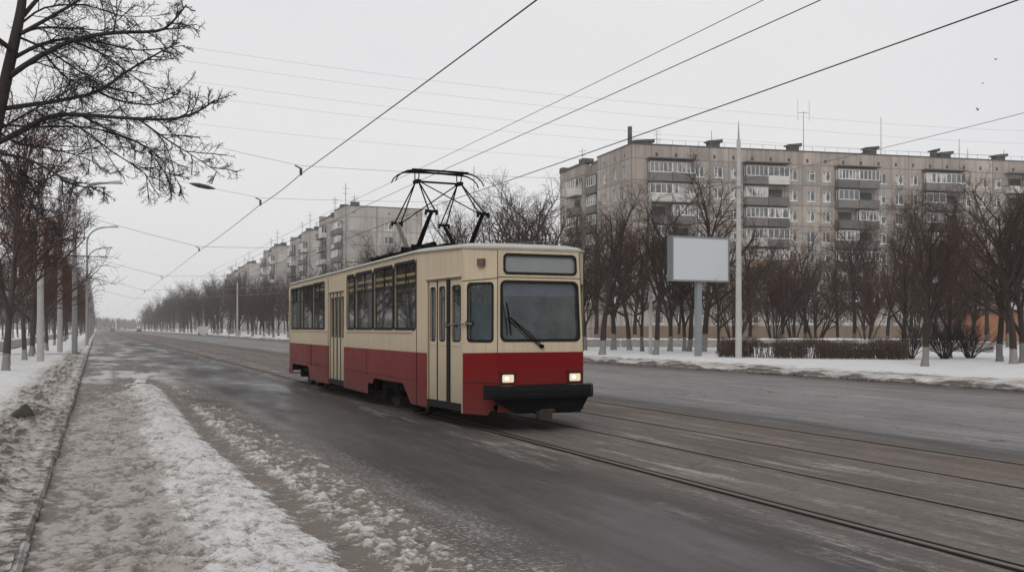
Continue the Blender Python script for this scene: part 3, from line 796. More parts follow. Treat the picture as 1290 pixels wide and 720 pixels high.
# headlights
for sx in (-.60, .60):
    h = MB(); zc = .865
    for (a, b_, c, d, y0) in ((-.13, .13, -.085, .085, .0), ):
        h.box(sx + a, sx + b_, -.028, -.001, zc + c, zc + d)
    h.obox((sx, -.02, zc + .094), (1,0,0), (0,1,0), (0,0,1), .14, .03, .008)
    ho = h.build('headlight', M['rust'], TRAM)
    l = MB(); l.ring(rrect(sx - .100, sx + .100, zc - .062, zc + .062, .02), rrect(sx - .055, sx + .015, zc - .022, zc + .028, .022), lambda u, v: (u, -.031, v))
    l.build('lens', M['headlight'], ho)
    l = MB(); panel(l, rrect(sx - .055, sx + .015, zc - .022, zc + .028, .022), [], lambda u, v, o_: (u, -.032, v)); l.build('bulb', M['headcore'], ho)
mk = MB(); P0 = CFL(.42, 2.73, .03); mk.obox(P0, (Vector(CFL(.4,2.7,0)) - Vector(CFL(.2,2.7,0))).normalized(), (Vector(CFL(.3,2.7,1)) - Vector(CFL(.3,2.7,0))).normalized(), (0,0,1), .06, .035, .062)
mk.build('marker_lamp', M['amber'], TRAM)

# bumper, apron and coupler
b = MB()
prof = [(-.10, .54), (-.20, .545), (-.215, .60), (-.205, .69), (-.19, .75), (-.10, .765)]
L = []; xl, xr = -1.02, .90
for (y, z) in prof: L.append((xl, y + .07, z))
sec = [xl, xl + .10, xr - .10, xr]; offy = [.10, 0, 0, .10]
vs = []; n = len(prof)
for x, oy in zip(sec, offy): vs += [(x, y + oy, z) for y, z in prof] 
fs = []
for i in range(3):
    for k in range(n): fs.append((i*n + k, (i+1)*n + k, (i+1)*n + (k+1) % n, i*n + (k+1) % n))
fs += [tuple(range(n)), tuple(range(4*n - 1, 3*n - 1, -1))]
b.add(vs, fs)
b.obox(((xl + xr) / 2, -.205, .652), (1,0,0), (0,0,1), (0,1,0), .86, .012, .012)
b.build('bumper', M['bumper'], TRAM)
ap = MB()
ap.add([(-.86, -.12, .54), (.80, -.12, .54), (.66, -.10, .29), (-.45, -.06, .30), (-.86, .25, .54), (.80, .25, .54), (.66, .3, .29), (-.45, .3, .30)], [(0,3,2,1),(0,1,5,4),(1,2,6,5),(2,3,7,6),(3,0,4,7)])
ap.build('apron', M['blackmetal'], TRAM)
cp = MB(); cp.cyl((-.02, .5, .36), (-.02, -.12, .30), .07, .07, 10); cp.box(-.13, .09, -.22, -.08, .21, .34); cp.obox((.05, -.16, .36), (1,.2,0), (-.2,1,0), (0,0,1), .10, .03, .012)
cp.cyl((-.1, -.2, .35), (.16, -.17, .33), .018, .018, 6)
cp.build('coupler', M['rust'], TRAM)

# wipers
w = MB()
def ws(u, v, o=.03): return FF(u, v, o)
w.tube([ws(-.03, 1.375), ws(-.30, 1.60, .05), ws(-.57, 1.84, .05)], .012, 5); w.tube([ws(.02, 1.375), ws(-.24, 1.60, .05), ws(-.55, 1.83, .05)], .010, 5)
w.tube([ws(-.635, 2.08, .045), ws(-.585, 1.83, .04), ws(-.555, 1.56, .045)], .014, 5); w.cyl(ws(0, 1.375, .0), ws(0, 1.375, .06), .035, .03, 10)
w.build('wiper', M['blackmetal'], TRAM)

# interior that shows through the panes
it = MB(); it.box(-1.2, 1.2, 2.65, 14.9, .74, .82); it.box(-.98, .98, .6, 2.64, .74, .82); it.box(-1.1, 1.1, 14.91, 16.0, .74, .82); it.build('cabin_floor', M['innerdark'], TRAM)
it = MB(); it.box(-1.2, 1.2, 2.65, 14.9, 2.845, 2.875); it.box(-.98, .98, .6, 2.64, 2.845, 2.875); it.box(-1.1, 1.1, 14.91, 16.0, 2.845, 2.875); it.build('ceiling_panel', M['inner'], TRAM)
it = MB(); it.box(-1.2, 1.2, 2.28, 2.32, .82, 1.9); it.box(-1.2, -.9, 2.28, 2.32, 1.9, 2.84); it.box(.3, 1.2, 2.28, 2.32, 1.9, 2.84); it.build('cab_partition', M['innerdark'], TRAM)
for side_x in (-.62, .62):
    for y in (3.0, 4.3, 5.6, 6.9, 10.6, 11.9, 13.2, 14.4):
        if side_x > 0 or y != 0:
            s_ = MB(); s_.box(side_x - .42, side_x + .42, y, y + .42, 1.10, 1.20); s_.box(side_x - .42, side_x + .42, y + .40, y + .47, 1.20, 1.80); s_.box(side_x - .3, side_x + .3, y + .1, y + .3, .82, 1.10)
            s_.build('passenger_seat', M['seat'], TRAM)
for x in (-.25, .25):
    for y in (2.9, 5.6, 8.0, 10.0, 12.4): 
        po = MB(); po.cyl((x, y, .82), (x, y, 2.84), .018, .018, 6); po.build('grab_pole', M['steel'], TRAM)
ds = MB(); ds.box(-.80, -.25, .75, 1.2, 1.2, 1.30); ds.box(-.86, -.30, 1.10, 1.22, 1.3, 2.08); ds.box(-.6, -.35, .85, 1.1, .82, 1.2); ds.build('driver_seat', M['teal'], TRAM)
vi = MB(); vi.box(-.70, .70, .13, .145, 2.19, 2.42); vi.build('sun_visor', M['visor'], TRAM)
da = MB(); da.box(-.80, .80, .14, .45, 1.2, 1.40); da.build('dashboard', M['innerdark'], TRAM)
for x in (-.45, .45):
    ls = MB(); ls.box(x - .05, x + .05, 2.6, 15.0, 2.80, 2.84); ls.build('ceiling_lamp', M['lampstrip'], TRAM)

# underframe, bogies, wheels
uf = MB(); uf.box(-1.1, 1.1, 2.3, 15.6, .66, .74); uf.box(-.9, .9, .5, 2.29, .66, .74); uf.box(-1.0, -.2, 6.4, 8.0, .30, .66); uf.box(.2, 1.0, 6.6, 9.4, .30, .66); uf.box(-1.0, -.3, 9.9, 11.4, .32, .66); uf.box(-.9, .9, 15.0, 15.7, .42, .66)
uf.box(-1.09, -1.02, .7, 2.1, .29, .40)
uf.build('underframe', M['blackmetal'], TRAM)
for yb in (4.5, 13.35):
    bg = bpy.data.objects.new('bogie', None); COL.objects.link(bg); bg.parent = TRAM
    fr = MB(); 
    for sx in (-.98, .98):
        fr.box(sx - .06, sx + .06, yb - 1.25, yb + 1.25, .42, .56)
        for dy in (-.95, .95): fr.box(sx - .09, sx + .09, yb + dy - .16, yb + dy + .16, .24, .46)
        fr.cyl((sx, yb, .30), (sx, yb, .66), .12, .12, 10)
    fr.box(-.9, .9, yb - .2, yb + .2, .35, .6)
    fr.box(-.98, .98, yb - 1.0, yb - .8, .06, .14)
    fr.build('bogie_frame', M['blackmetal'], bg)
    for dy in (-.95, .95):
        wl = MB()
        for sx in (-.76, .76):
            wl.cyl((sx - .06, yb + dy, .35), (sx + .06, yb + dy, .35), .35, .35, 24); wl.cyl((sx * 1.0 - .075, yb + dy, .35), (sx + .075, yb + dy, .35), .12, .12, 12)
        wl.cyl((-.7, yb + dy, .35), (.7, yb + dy, .35), .06, .06, 8)
        wl.build('wheelset', M['rust'], bg)

# pantograph
PG = bpy.data.objects.new('pantograph', None); COL.objects.link(PG); PG.parent = TRAM
yc = 5.1; ZB = 3.28; K = 1.18; ZK = 3.98; ZT = 4.74
base = MB()
for x in (-.62, .62): base.box(x - .04, x + .04, yc - 1.0, yc + 1.0, ZB - .06, ZB + .03)
for y in (-.95, -.35, .35, .95): base.box(-.66, .66, yc + y - .04, yc + y + .04, ZB - .05, ZB + .03)
for x in (-.6, .6):
    for y in (-.9, .9):
        for k in range(3): base.cyl((x, yc + y, ZB - .2 + k * .05), (x, yc + y, ZB - .165 + k * .05), .075, .055, 10)
base.cyl((-.7, yc - .35, ZB + .05), (.7, yc - .35, ZB + .05), .06, .06, 8); base.cyl((-.7, yc + .35, ZB + .05), (.7, yc + .35, ZB + .05), .06, .06, 8)
base.cyl((-.2, yc - .3, ZB + .12), (-.2, yc + .4, ZB + .12), .07, .07, 8); base.box(.05, .45, yc - .25, yc + .3, ZB, ZB + .16)
base.build('base_frame', M['blackmetal'], PG)
for x in (-.56, .56):
    for sy in (-1, 1):
        a = MB(); a.tube([(x, yc + sy * .35, ZB + .05), (x * .99, yc + sy * (.35 + (K - .35) * .5), (ZB + ZK) / 2 + .03), (x * .97, yc + sy * K, ZK)], [.055, .048, .036], 8)
        a.build('lower_arm', M['brownarm'] if (sy > 0 and x < 0) else M['blackmetal'], PG)
for sy in (-1, 1):
    for xa, xb in ((-.66, -.44), (.44, .66)):
        kn = MB(); kn.cyl((xa, yc + sy * K, ZK), (xb, yc + sy * K, ZK), .03, .03, 8)
        for x in (xa, xb): kn.box(x - .015, x + .015, yc + sy * K - .04, yc + sy * K + .04, ZK - .07, ZK + .03)
        kn.build('knee_joint', M['blackmetal'], PG)
    for x in (-.60, -.46, .46, .60):
        u = MB(); u.tube([(x, yc + sy * K, ZK), (math.copysign(.47, x), yc + sy * .10, ZT)], [.017, .015], 6); u.build('upper_arm', M['blackmetal'], PG)
    dg = MB(); dg.tube([(-.46 * sy, yc + sy * K, ZK), (.47 * sy, yc + sy * .10, ZT)], .013, 6)
    dg.build('diagonal_brace', M['blackmetal'], PG)
hd = MB()
hd.cyl((-.52, yc, ZT), (.52, yc, ZT), .022, .022, 8)
for x in (-.47, .47):
    hd.box(x - .05, x + .05, yc - .13, yc + .13, ZT - .03, ZT + .03)
    for sy in (-.14, .14): hd.tube([(x, yc + sy * .3, ZT), (x, yc + sy, ZT + .07), (x, yc + sy, ZT + .19)], .013, 6)
hd.build('head_carrier', M['blackmetal'], PG)
for sy in (-.15, .15):
    bow = MB()
    px_ = [-.98, -.93, -.84, -.72, -.6]; pz_ = [4.70, 4.80, 4.875, 4.93, 4.945]
    pts = [(x, yc + sy, z) for x, z in zip(px_, pz_)] + [(0, yc + sy, 4.962)] + [(-x, yc + sy, z) for x, z in zip(reversed(px_), reversed(pz_))]
    bow.tube(pts, [.013, .014, .015, .017, .02, .02, .02, .017, .015, .014, .013], 6)
    bow.obox((0, yc + sy, 4.962), (1,0,0), (0,1,0), (0,0,1), .62, .035, .017)
    bow.build('collector_strip', M['blackmetal'], PG)
rb = MB()
rb.box(-.5, .5, 6.7, 8.4, 3.14, 3.30); rb.box(-.6, .6, 6.6, 8.5, 3.30, 3.34)
for y in (6.8, 7.3, 7.8, 8.3): rb.box(-.58, .58, y - .05, y + .05, 3.1, 3.36)
rb.box(-.12, .12, 6.0, 6.75, 3.08, 3.2); cb_ = MB(); cb_.tube([(-.35, 3.6, 3.10), (-.2, 4.0, 3.2), (-.3, 4.6, 3.26)], .03, 6); cb_.build('roof_cable', M['blackmetal'], TRAM); rb.tube([(-.62, 6.2, 3.2), (-.55, 6.6, 3.28), (-.3, 7.2, 3.34)], .025, 6)
rb.build('roof_equipment', M['blackmetal'], TRAM)
an = MB(); an.tube([(.62, 4.6, 3.2), (.62, 4.6, 5.05)], [.012, .006], 5); an.build('whip_antenna', M['steel'], TRAM)
# ------------------------------------------------------------------ apartment blocks (local frame: facade A on y=0 facing -Y, end wall B on x=0 facing -X)
def grid_wall(mb, us, zs, inside, f3, mi=0):
    """rect wall split at us / zs; cells for which inside(uc, zc) is False are openings with reveals"""
    for i in range(len(us) - 1):
        for j in range(len(zs) - 1):
            if inside((us[i] + us[i+1]) / 2, (zs[j] + zs[j+1]) / 2):
                mb.add([f3(us[i], zs[j], 0), f3(us[i+1], zs[j], 0), f3(us[i+1], zs[j+1], 0), f3(us[i], zs[j+1], 0)], [(0,1,2,3)], mi)

def wall_with_windows(mb, u0, u1, z0, z1, wins, f3, depth=.18, mi=0):
    us = sorted(set([u0, u1] + [round(w[0] - w[2]/2, 3) for w in wins] + [round(w[0] + w[2]/2, 3) for w in wins]))
    zs = sorted(set([z0, z1] + [round(w[1] - w[3]/2, 3) for w in wins] + [round(w[1] + w[3]/2, 3) for w in wins]))
    R = [(w[0] - w[2]/2, w[0] + w[2]/2, w[1] - w[3]/2, w[1] + w[3]/2) for w in wins]
    op = set()
    def ins(u, z):
        for a, b_, c, d in R:
            if a < u < b_ and c < z < d: return False
        return True
    grid_wall(mb, us, zs, ins, f3, mi)
    for a, b_, c, d in R:
        q = [(a, c), (b_, c), (b_, d), (a, d)]
        vs = [f3(*p, 0) for p in q] + [f3(*p, depth) for p in q]
        mb.add(vs, [(i, (i+1) % 4, 4 + (i+1) % 4, 4 + i) for i in range(4)], mi)

def window_mb(w, h, style):
    fr = MB(); pn = MB(); t = .085
    y = .10
    for a, b_, c, d in ((-w/2, w/2, -h/2, -h/2 + t), (-w/2, w/2, h/2 - t, h/2), (-w/2, -w/2 + t, -h/2 + t, h/2 - t), (w/2 - t, w/2, -h/2 + t, h/2 - t)):
        fr.box(a, b_, y, y + .06, c, d)
    if style == 0: fr.box(-w*.08 - .05, -w*.08 + .05, y, y + .06, -h/2 + t, h/2 - t)
    elif style == 1: fr.box(-w*.16 - .045, -w*.16 + .045, y, y + .06, -h/2 + t, h/2 - t); fr.box(-w*.16 + .045, w/2 - t, y, y + .06, h*.2, h*.2 + .07)
    fr.box(-w/2 - .04, w/2 + .04, -.05, y, -h/2 - .06, -h/2 - .003)
    pn.add([(-w/2 + t, y + .03, -h/2 + t), (w/2 - t, y + .03, -h/2 + t), (w/2 - t, y + .03, h/2 - t), (-w/2 + t, y + .03, h/2 - t)], [(0,1,2,3)])
    return fr, pn
_protos = {}
class Block:
    def __init__(s, name_label, loc, rz):
        s.root = thing('apartment_block', name_label, 'apartment block', loc, rz)
        s.nw = 0; s.rest = []
    def window(s, kind, side, u, z, w, h, style=0):
        if s.nw >= 98: s.rest.append((kind, side, u, z, w, h, style)); return
        s.nw += 1
        key = (w, h, style)
        if key not in _protos:
            fr, pn = window_mb(w, h, style)
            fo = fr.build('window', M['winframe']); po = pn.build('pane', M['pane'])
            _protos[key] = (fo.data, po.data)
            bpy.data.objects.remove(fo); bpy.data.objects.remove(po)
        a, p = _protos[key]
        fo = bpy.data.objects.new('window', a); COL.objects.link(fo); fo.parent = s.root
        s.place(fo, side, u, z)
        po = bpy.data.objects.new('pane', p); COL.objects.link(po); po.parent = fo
    def place(s, o, side, u, z):
        if side[0] == 'A': o.location = (u, side[1], z)
        else: o.location = (side[1], u, z); o.rotation_euler = (0, 0, -math.pi / 2)
    def flush(s):
        if not s.rest: return
        mb = MB()
        for (kind, side, u, z, w, h, st) in s.rest:
            fr, pn = window_mb(w, h, st)
            tr = (lambda p: (p[0] + u, p[1] + side[1], p[2] + z)) if side[0] == 'A' else (lambda p: (p[1] + side[1], u - p[0], p[2] + z))
            mb.add([tr(p) for p in fr.v], fr.f, 0); mb.add([tr(p) for p in pn.v], pn.f, 1)
        o = mb.build('window', [M['winframe'], M['pane']], s.root); o['kind'] = 'stuff'

def balcony(root, tr, w, z, style, r):
    """tr maps (u along, out, z) to the block's frame; z = slab level"""
    D = 1.15
    def bx(mb, u0, u1, o0, o1, z0, z1, mi=0):
        vs = [tr(u, o, zz) for zz in (z0, z1) for u, o in ((u0, o0), (u1, o0), (u1, o1), (u0, o1))]
        mb.add(vs, [(0,3,2,1),(4,5,6,7),(0,1,5,4),(1,2,6,5),(2,3,7,6),(3,0,4,7)], mi)
    mb = MB()
    bx(mb, .0, w, .01, D, z - .14, z, 1)
    pm = {'dark': M['balcony'], 'pale': M['balcony_pale'], 'tan': M['balcony_tan']}[style[0]]
    t = .06
    bx(mb, .03, w - .03, D - t - .01, D - .01, z, z + 1.02); bx(mb, .03, .03 + t, .05, D - t - .01, z, z + 1.02); bx(mb, w - .03 - t, w - .03, .05, D - t - .01, z, z + 1.02)
    if not style[1]:
        bx(mb, .0, w, D - t - .04, D + .02, z + 1.02, z + 1.07, 1)
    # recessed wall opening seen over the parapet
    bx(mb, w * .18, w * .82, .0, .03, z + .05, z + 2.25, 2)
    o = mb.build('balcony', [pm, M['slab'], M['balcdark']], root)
    if style[1]:
        g_ = MB(); zt = z + 2.42; zb = z + 1.03; n = style[1]
        bx(g_, .02, w - .02, D - .10, D - .01, zb, zb + .09); bx(g_, .02, w - .02, D - .10, D - .01, zt - .10, zt)
        for i in range(n + 1):
            u = .04 + (w - .08) * i / n
            bx(g_, u - .04, u + .04, D - .085, D - .012, zb + .09, zt - .10)
        for k in (.5,):
            bx(g_, .0, .05, D * k - .04, D * k + .04, zb, zt); bx(g_, w - .05, w, D * k - .04, D * k + .04, zb, zt)
        bx(g_, .0, w, .05, D + .10, zt, zt + .09, 1)
        go = g_.build('glazing', [M['winframe'], M['slab']], o)
        pn = MB()
        e = (w - .08) / n
        for i in range(n):
            u = .04 + e * i
            pn.add([tr(u + .03, D - .05, zb + .05), tr(u + e - .03, D - .05, zb + .05), tr(u + e - .03, D - .05, zt - .05), tr(u + .03, D - .05, zt - .05)], [(0,1,2,3)])
        pn.add([tr(.02, .05, zb), tr(.02, D - .05, zb), tr(.02, D - .05, zt), tr(.02, .05, zt)], [(0,1,2,3)])
        pn.add([tr(w - .02, .05, zb), tr(w - .02, D - .05, zb), tr(w - .02, D - .05, zt), tr(w - .02, .05, zt)], [(0,1,2,3)])
        # panes are the third level's limit: keep them in the glazing's own mesh
        me = go.data
        o2 = pn.build('pane', M['pane'], o)
    return o

def roof_bits(root, L, D, zt, chims, poles, rails=True, dz=0.0):
    mb = MB()
    mb.box(.15, L - .15, .15, D - .15, zt - .35, zt - .02)
    for x0, x1, y0, y1 in ((-.10, L + .1, -.12, .22), (-.10, L + .1, D - .22, D + .12)):
        mb.box(x0, x1, y0, y1, zt + .002, zt + .12)
    mb.add([(a_ - SK * y_, y_, z_) for z_ in (zt + .002, zt + .12) for a_, y_ in ((-.1, .22), (.3, .22), (.3, D), (-.1, D))], [(0,3,2,1),(4,5,6,7),(0,1,5,4),(1,2,6,5),(2,3,7,6),(3,0,4,7)])
    ro = mb.build('roof', M['roofdark'], root)
    for (x, y, w, h) in chims:
        c = MB(); c.box(x, x + w, y, y + 1.0, zt, zt + h); 
        c.add([(x - .25, y - .2, zt + h + .002), (x + w + .35, y - .2, zt + h + .002), (x + w + .35, y + 1.2, zt + h + .002), (x - .25, y + 1.2, zt + h + .002), (x - .25, y - .2, zt + h + .16), (x + w + .35, y - .2, zt + h + .42), (x + w + .35, y + 1.2, zt + h + .42), (x - .25, y + 1.2, zt + h + .16)],
              [(0,3,2,1),(4,5,6,7),(0,1,5,4),(1,2,6,5),(2,3,7,6),(3,0,4,7)])
        c.build('chimney', M['roofdark'], ro)
    for (x, y, h, kind) in poles:
        a = MB(); a.tube([(x, y, zt), (x, y, zt + h)], [.055, .035], 5)
        if kind == 1:
            for k in (.55, .75, .95): a.tube([(x - .5, y, zt + h * k), (x + .7, y + .1, zt + h * k + .08)], .02, 4)
        if kind == 2:
            a.tube([(x - .9, y, zt + h * .97), (x + .9, y, zt + h * .97)], .03, 4)
            for dx in (-.9, .9): a.tube([(x + dx, y, zt + h * .8), (x + dx, y, zt + h * 1.25)], .025, 4)
        a.build('antenna', M['antenna'], ro)
    if rails:
        rl = MB(); x = .2
        while x < L: rl.tube([(x, .1, zt + .1), (x, .1, zt + .75)], .025, 4); x += 1.9
        rl.tube([(.2, .1, zt + .74), (L - .2, .1, zt + .74)], .018, 4); rl.build('roof_railing', M['antenna'], ro)

# ---- the long block on the right
C0 = c2w(15.9, 127.0); ANG = math.radians(12.9) - TH
B1 = Block('long grey panel apartment block with glazed balcony columns filling the right side behind the trees', (C0[0], C0[1], 0), ANG)
LEN, DEP, ZT = 84.0, 10.8, 26.2
SK = .1157      # the end wall is not quite square to the front
rnd = random.Random(21)
FA = lambda u, z, o: (u, o, z)
FBW = lambda u, z, o: (o - SK * (DEP - u), DEP - u, z)
starts = [2.2 + 13.95 * i for i in range(6)]
rows = [3.0 + 2.84 * i for i in range(8)]
wA = []
for st in starts:
    for du in (7.7, 10.4, 12.8):
        if st + du < LEN - 1:
            for z in rows: wA.append((st + du, z, 1.32 if du > 10 and du < 11 else 1.22, 1.5))
wA.append((1.15, rows[0], 1.0, 1.4))
wB = [(v, z, 1.25, 1.5) for v in (2.0, 5.0, 8.4) for z in rows]
bal_win = [(st + 3.25 * k + 1.6, rows[0], 1.7, 1.5) for st in starts for k in (0, 1)]
w = MB()
wall_with_windows(w, 0, LEN, 1.95, ZT, [a for a in wA + bal_win], FA)
wall_with_windows(w, 0, DEP, 1.95, ZT, [(DEP - v, z, a, b_) for v, z, a, b_ in wB], FBW)
w.add([(-SK * DEP, DEP, 1.95), (LEN, DEP, 1.95), (LEN, DEP, ZT), (-SK * DEP, DEP, ZT)], [(3,2,1,0)]); w.add([(LEN, 0, 1.95), (LEN, DEP, 1.95), (LEN, DEP, ZT), (LEN, 0, ZT)], [(0,1,2,3)])
u = 3.6
while u < LEN - 1:      # attic vents
    w.obox((u, -.003, 24.95), (1,0,0), (0,0,1), (0,1,0), .17, .24, .004, 2); u += 2.79
for v in (2.0, 5.0, 8.4): w.obox((-.006 - SK * v, v, 24.95), (0,1,0), (0,0,1), (1,0,0), .17, .24, .004, 2)
w.box(-.03, LEN, -.04, 0.4, .0, 1.945, 1); w.add([(-.03, .4, 0), (-SK * DEP - .03, DEP, 0), (-SK * DEP - .03, DEP, 1.945), (-.03, .4, 1.945)], [(0, 3, 2, 1)], 1)
w.build('wall', [M['panelwall'], M['ochre'], M['balcdark']], B1.root)
for z in reversed(rows):
    for v, zz, a, b_ in wB:
        if zz == z and z > 8: B1.window('w', ('B', -SK * v), v, z, a, b_, 0)
for z in reversed(rows):
    for (u, zz, a, b_) in wA:
        if zz == z: B1.window('w', ('A', 0.0), u, z, a, b_, rnd.choice((0, 0, 1)))
for (u, zz, a, b_) in bal_win: B1.window('w', ('A', 0.0), u, zz, a, b_, 1)
for v, zz, a, b_ in wB:
    if zz <= 8: B1.window('w', ('B', -SK * v), v, zz, a, b_, 0)
sty = {(0,7): [('dark', 5), ('dark', 5)], (0,6): [('pale', 4), ('pale', 4)], (0,5): [('dark', 0), ('dark', 3)], (0,4): [('dark', 4), ('dark', 0)],
       (1,7): [('dark', 5), ('pale', 4)], (1,6): [('dark', 4), ('dark', 0)], (1,5): [('dark', 5), ('dark', 3)], (1,4): [('pale', 5), ('dark', 4)], (1,3): [('tan', 3), ('dark', 4)],
       (2,7): [('dark', 6), ('dark', 5)], (2,6): [('dark', 4), ('dark', 0)], (2,5): [('dark', 0), ('dark', 3)], (2,4): [('dark', 5), ('dark', 0)],
       (3,7): [('dark', 4), ('dark', 4)], (3,6): [('dark', 3), ('dark', 0)]}
for si, st in enumerate(starts):
    for fi in range(1, 8):
        ss = sty.get((si, fi)) or [(rnd.choice(('dark', 'dark', 'dark', 'pale')), rnd.choice((0, 3, 4, 5))) for _ in range(2)]
        for k in (0, 1):
            u0 = st + 3.25 * k
            if u0 + 3.2 < LEN: balcony(B1.root, (lambda u0: lambda u, o, z: (u0 + u, -o, z))(u0), 3.22, rows[fi] - 1.5, ss[k], rnd)
cn = MB()
for st in starts:
    cn.box(st - .1, st + 6.6, -1.3, -.01, 24.22, 24.36)
cn.build('balcony_canopy', M['slab'], B1.root)
def upos(px): 
    k = (px - CX) / F; a = math.radians(12.9)
    return (127.0 * k - 15.9) / (math.cos(a) - math.sin(a) * k)
roof_bits(B1.root, LEN, DEP, ZT, [(upos(898), 1.2, 1.6, 1.0), (upos(1000), 1.2, 1.5, 1.0), (upos(1098), 1.2, 1.6, 1.1), (upos(1192), 1.2, 1.7, .9), (upos(1186), 1.6, .5, 1.3), (.9, 1.0, 2.4, .55), (upos(1262), 1.2, 1.6, .9)],
          [(upos(838), 3, 2.6, 1), (upos(902), 1.4, 2.6, 0), (upos(1031), 4, 6.6, 2), (upos(1131), 4, 6.4, 0), (upos(1226), 3, 3.6, 0), (upos(1237), 3, 2.2, 0), (upos(1283), 3, 2.2, 0)])
st = MB(); st.box(.1, .55, 1.2, 1.7, ZT + .12, ZT + 2.6); st.build('vent_stack', M['roofdark'], B1.root)
B1.flush()

# ---- the stepped wing behind its left end
Bw = Block('grey panel apartment wing with balcony stack, adjoining the left end of the long block', B1.root.matrix_basis @ Vector((-SK * (DEP + .05), DEP + .05, 0)), ANG + math.atan(SK))
w = MB()
ZW = 25.85
f_rec = lambda u, z, o: (.9 + o, 4.0 - u, z)
f_out = lambda u, z, o: (-.4 + o, 13.0 - u, z)
wins2 = [(v, z, 1.2, 1.5) for v in (8.6, 11.6) for z in rows]
wall_with_windows(w, 0, 4.0, .0, ZW, [], f_rec)
wall_with_windows(w, 0, 9.0, .0, ZW, [(13.0 - v, z, a, b_) for v, z, a, b_ in wins2], f_out)
w.add([(-.4, 4.0, 0), (.9, 4.0, 0), (.9, 4.0, ZW), (-.4, 4.0, ZW)], [(0,1,2,3)])
w.add([(-.4, 13.0, 0), (12, 13.0, 0), (12, 13.0, ZW), (-.4, 13.0, ZW)], [(3,2,1,0)])
w.add([(12, 0, 0), (12, 13.0, 0), (12, 13.0, ZW), (12, 0, ZW)], [(0,1,2,3)])
w.add([(.9, 0, ZW), (12, 0, ZW), (12, 13, ZW), (-.4, 13, ZW), (-.4, 4, ZW), (.9, 4, ZW)], [(0,1,2,3,4,5)], 1)
w.box(-.5, -.1, 3.9, 13.1, ZW + .005, ZW + .35, 1); w.box(.8, 1.2, .0, 3.89, ZW + .005, ZW + .3, 1); w.box(-.5, .4, 11.8, 13.0, ZW + .36, ZW + .8, 1); w.box(-.3, 1.4, 4.2, 5.9, ZW + .36, ZW + 1.0, 1)
w.build('wall', [M['panelwall'], M['roofdark']], Bw.root)
for v, z, a, b_ in wins2: Bw.window('w', ('B', -.4), v, z, a, b_, 0)
for fi in range(1, 8):
    balcony(Bw.root, lambda u, o, z: (-.4 - o, 7.8 - u, z), 3.4, rows[fi] - 1.5, (rnd.choice(('dark', 'dark', 'pale')), rnd.choice((0, 3, 4))), rnd)
    balcony(Bw.root, lambda u, o, z: (.9 - o * .9, 3.6 - u, z), 3.2, rows[fi] - 1.5, ('dark', rnd.choice((3, 4, 4))), rnd)
an = MB(); an.tube([(1.2, 8, ZW), (1.2, 8, ZW + 3.2)], .04, 5); an.tube([(.6, 8, ZW + 2.6), (1.9, 8, ZW + 2.9)], .03, 4); an.tube([(.7, 8, ZW + 2.0), (1.7, 8, ZW + 2.2)], .03, 4); an.build('antenna', M['antenna'], Bw.root)
Bw.flush()

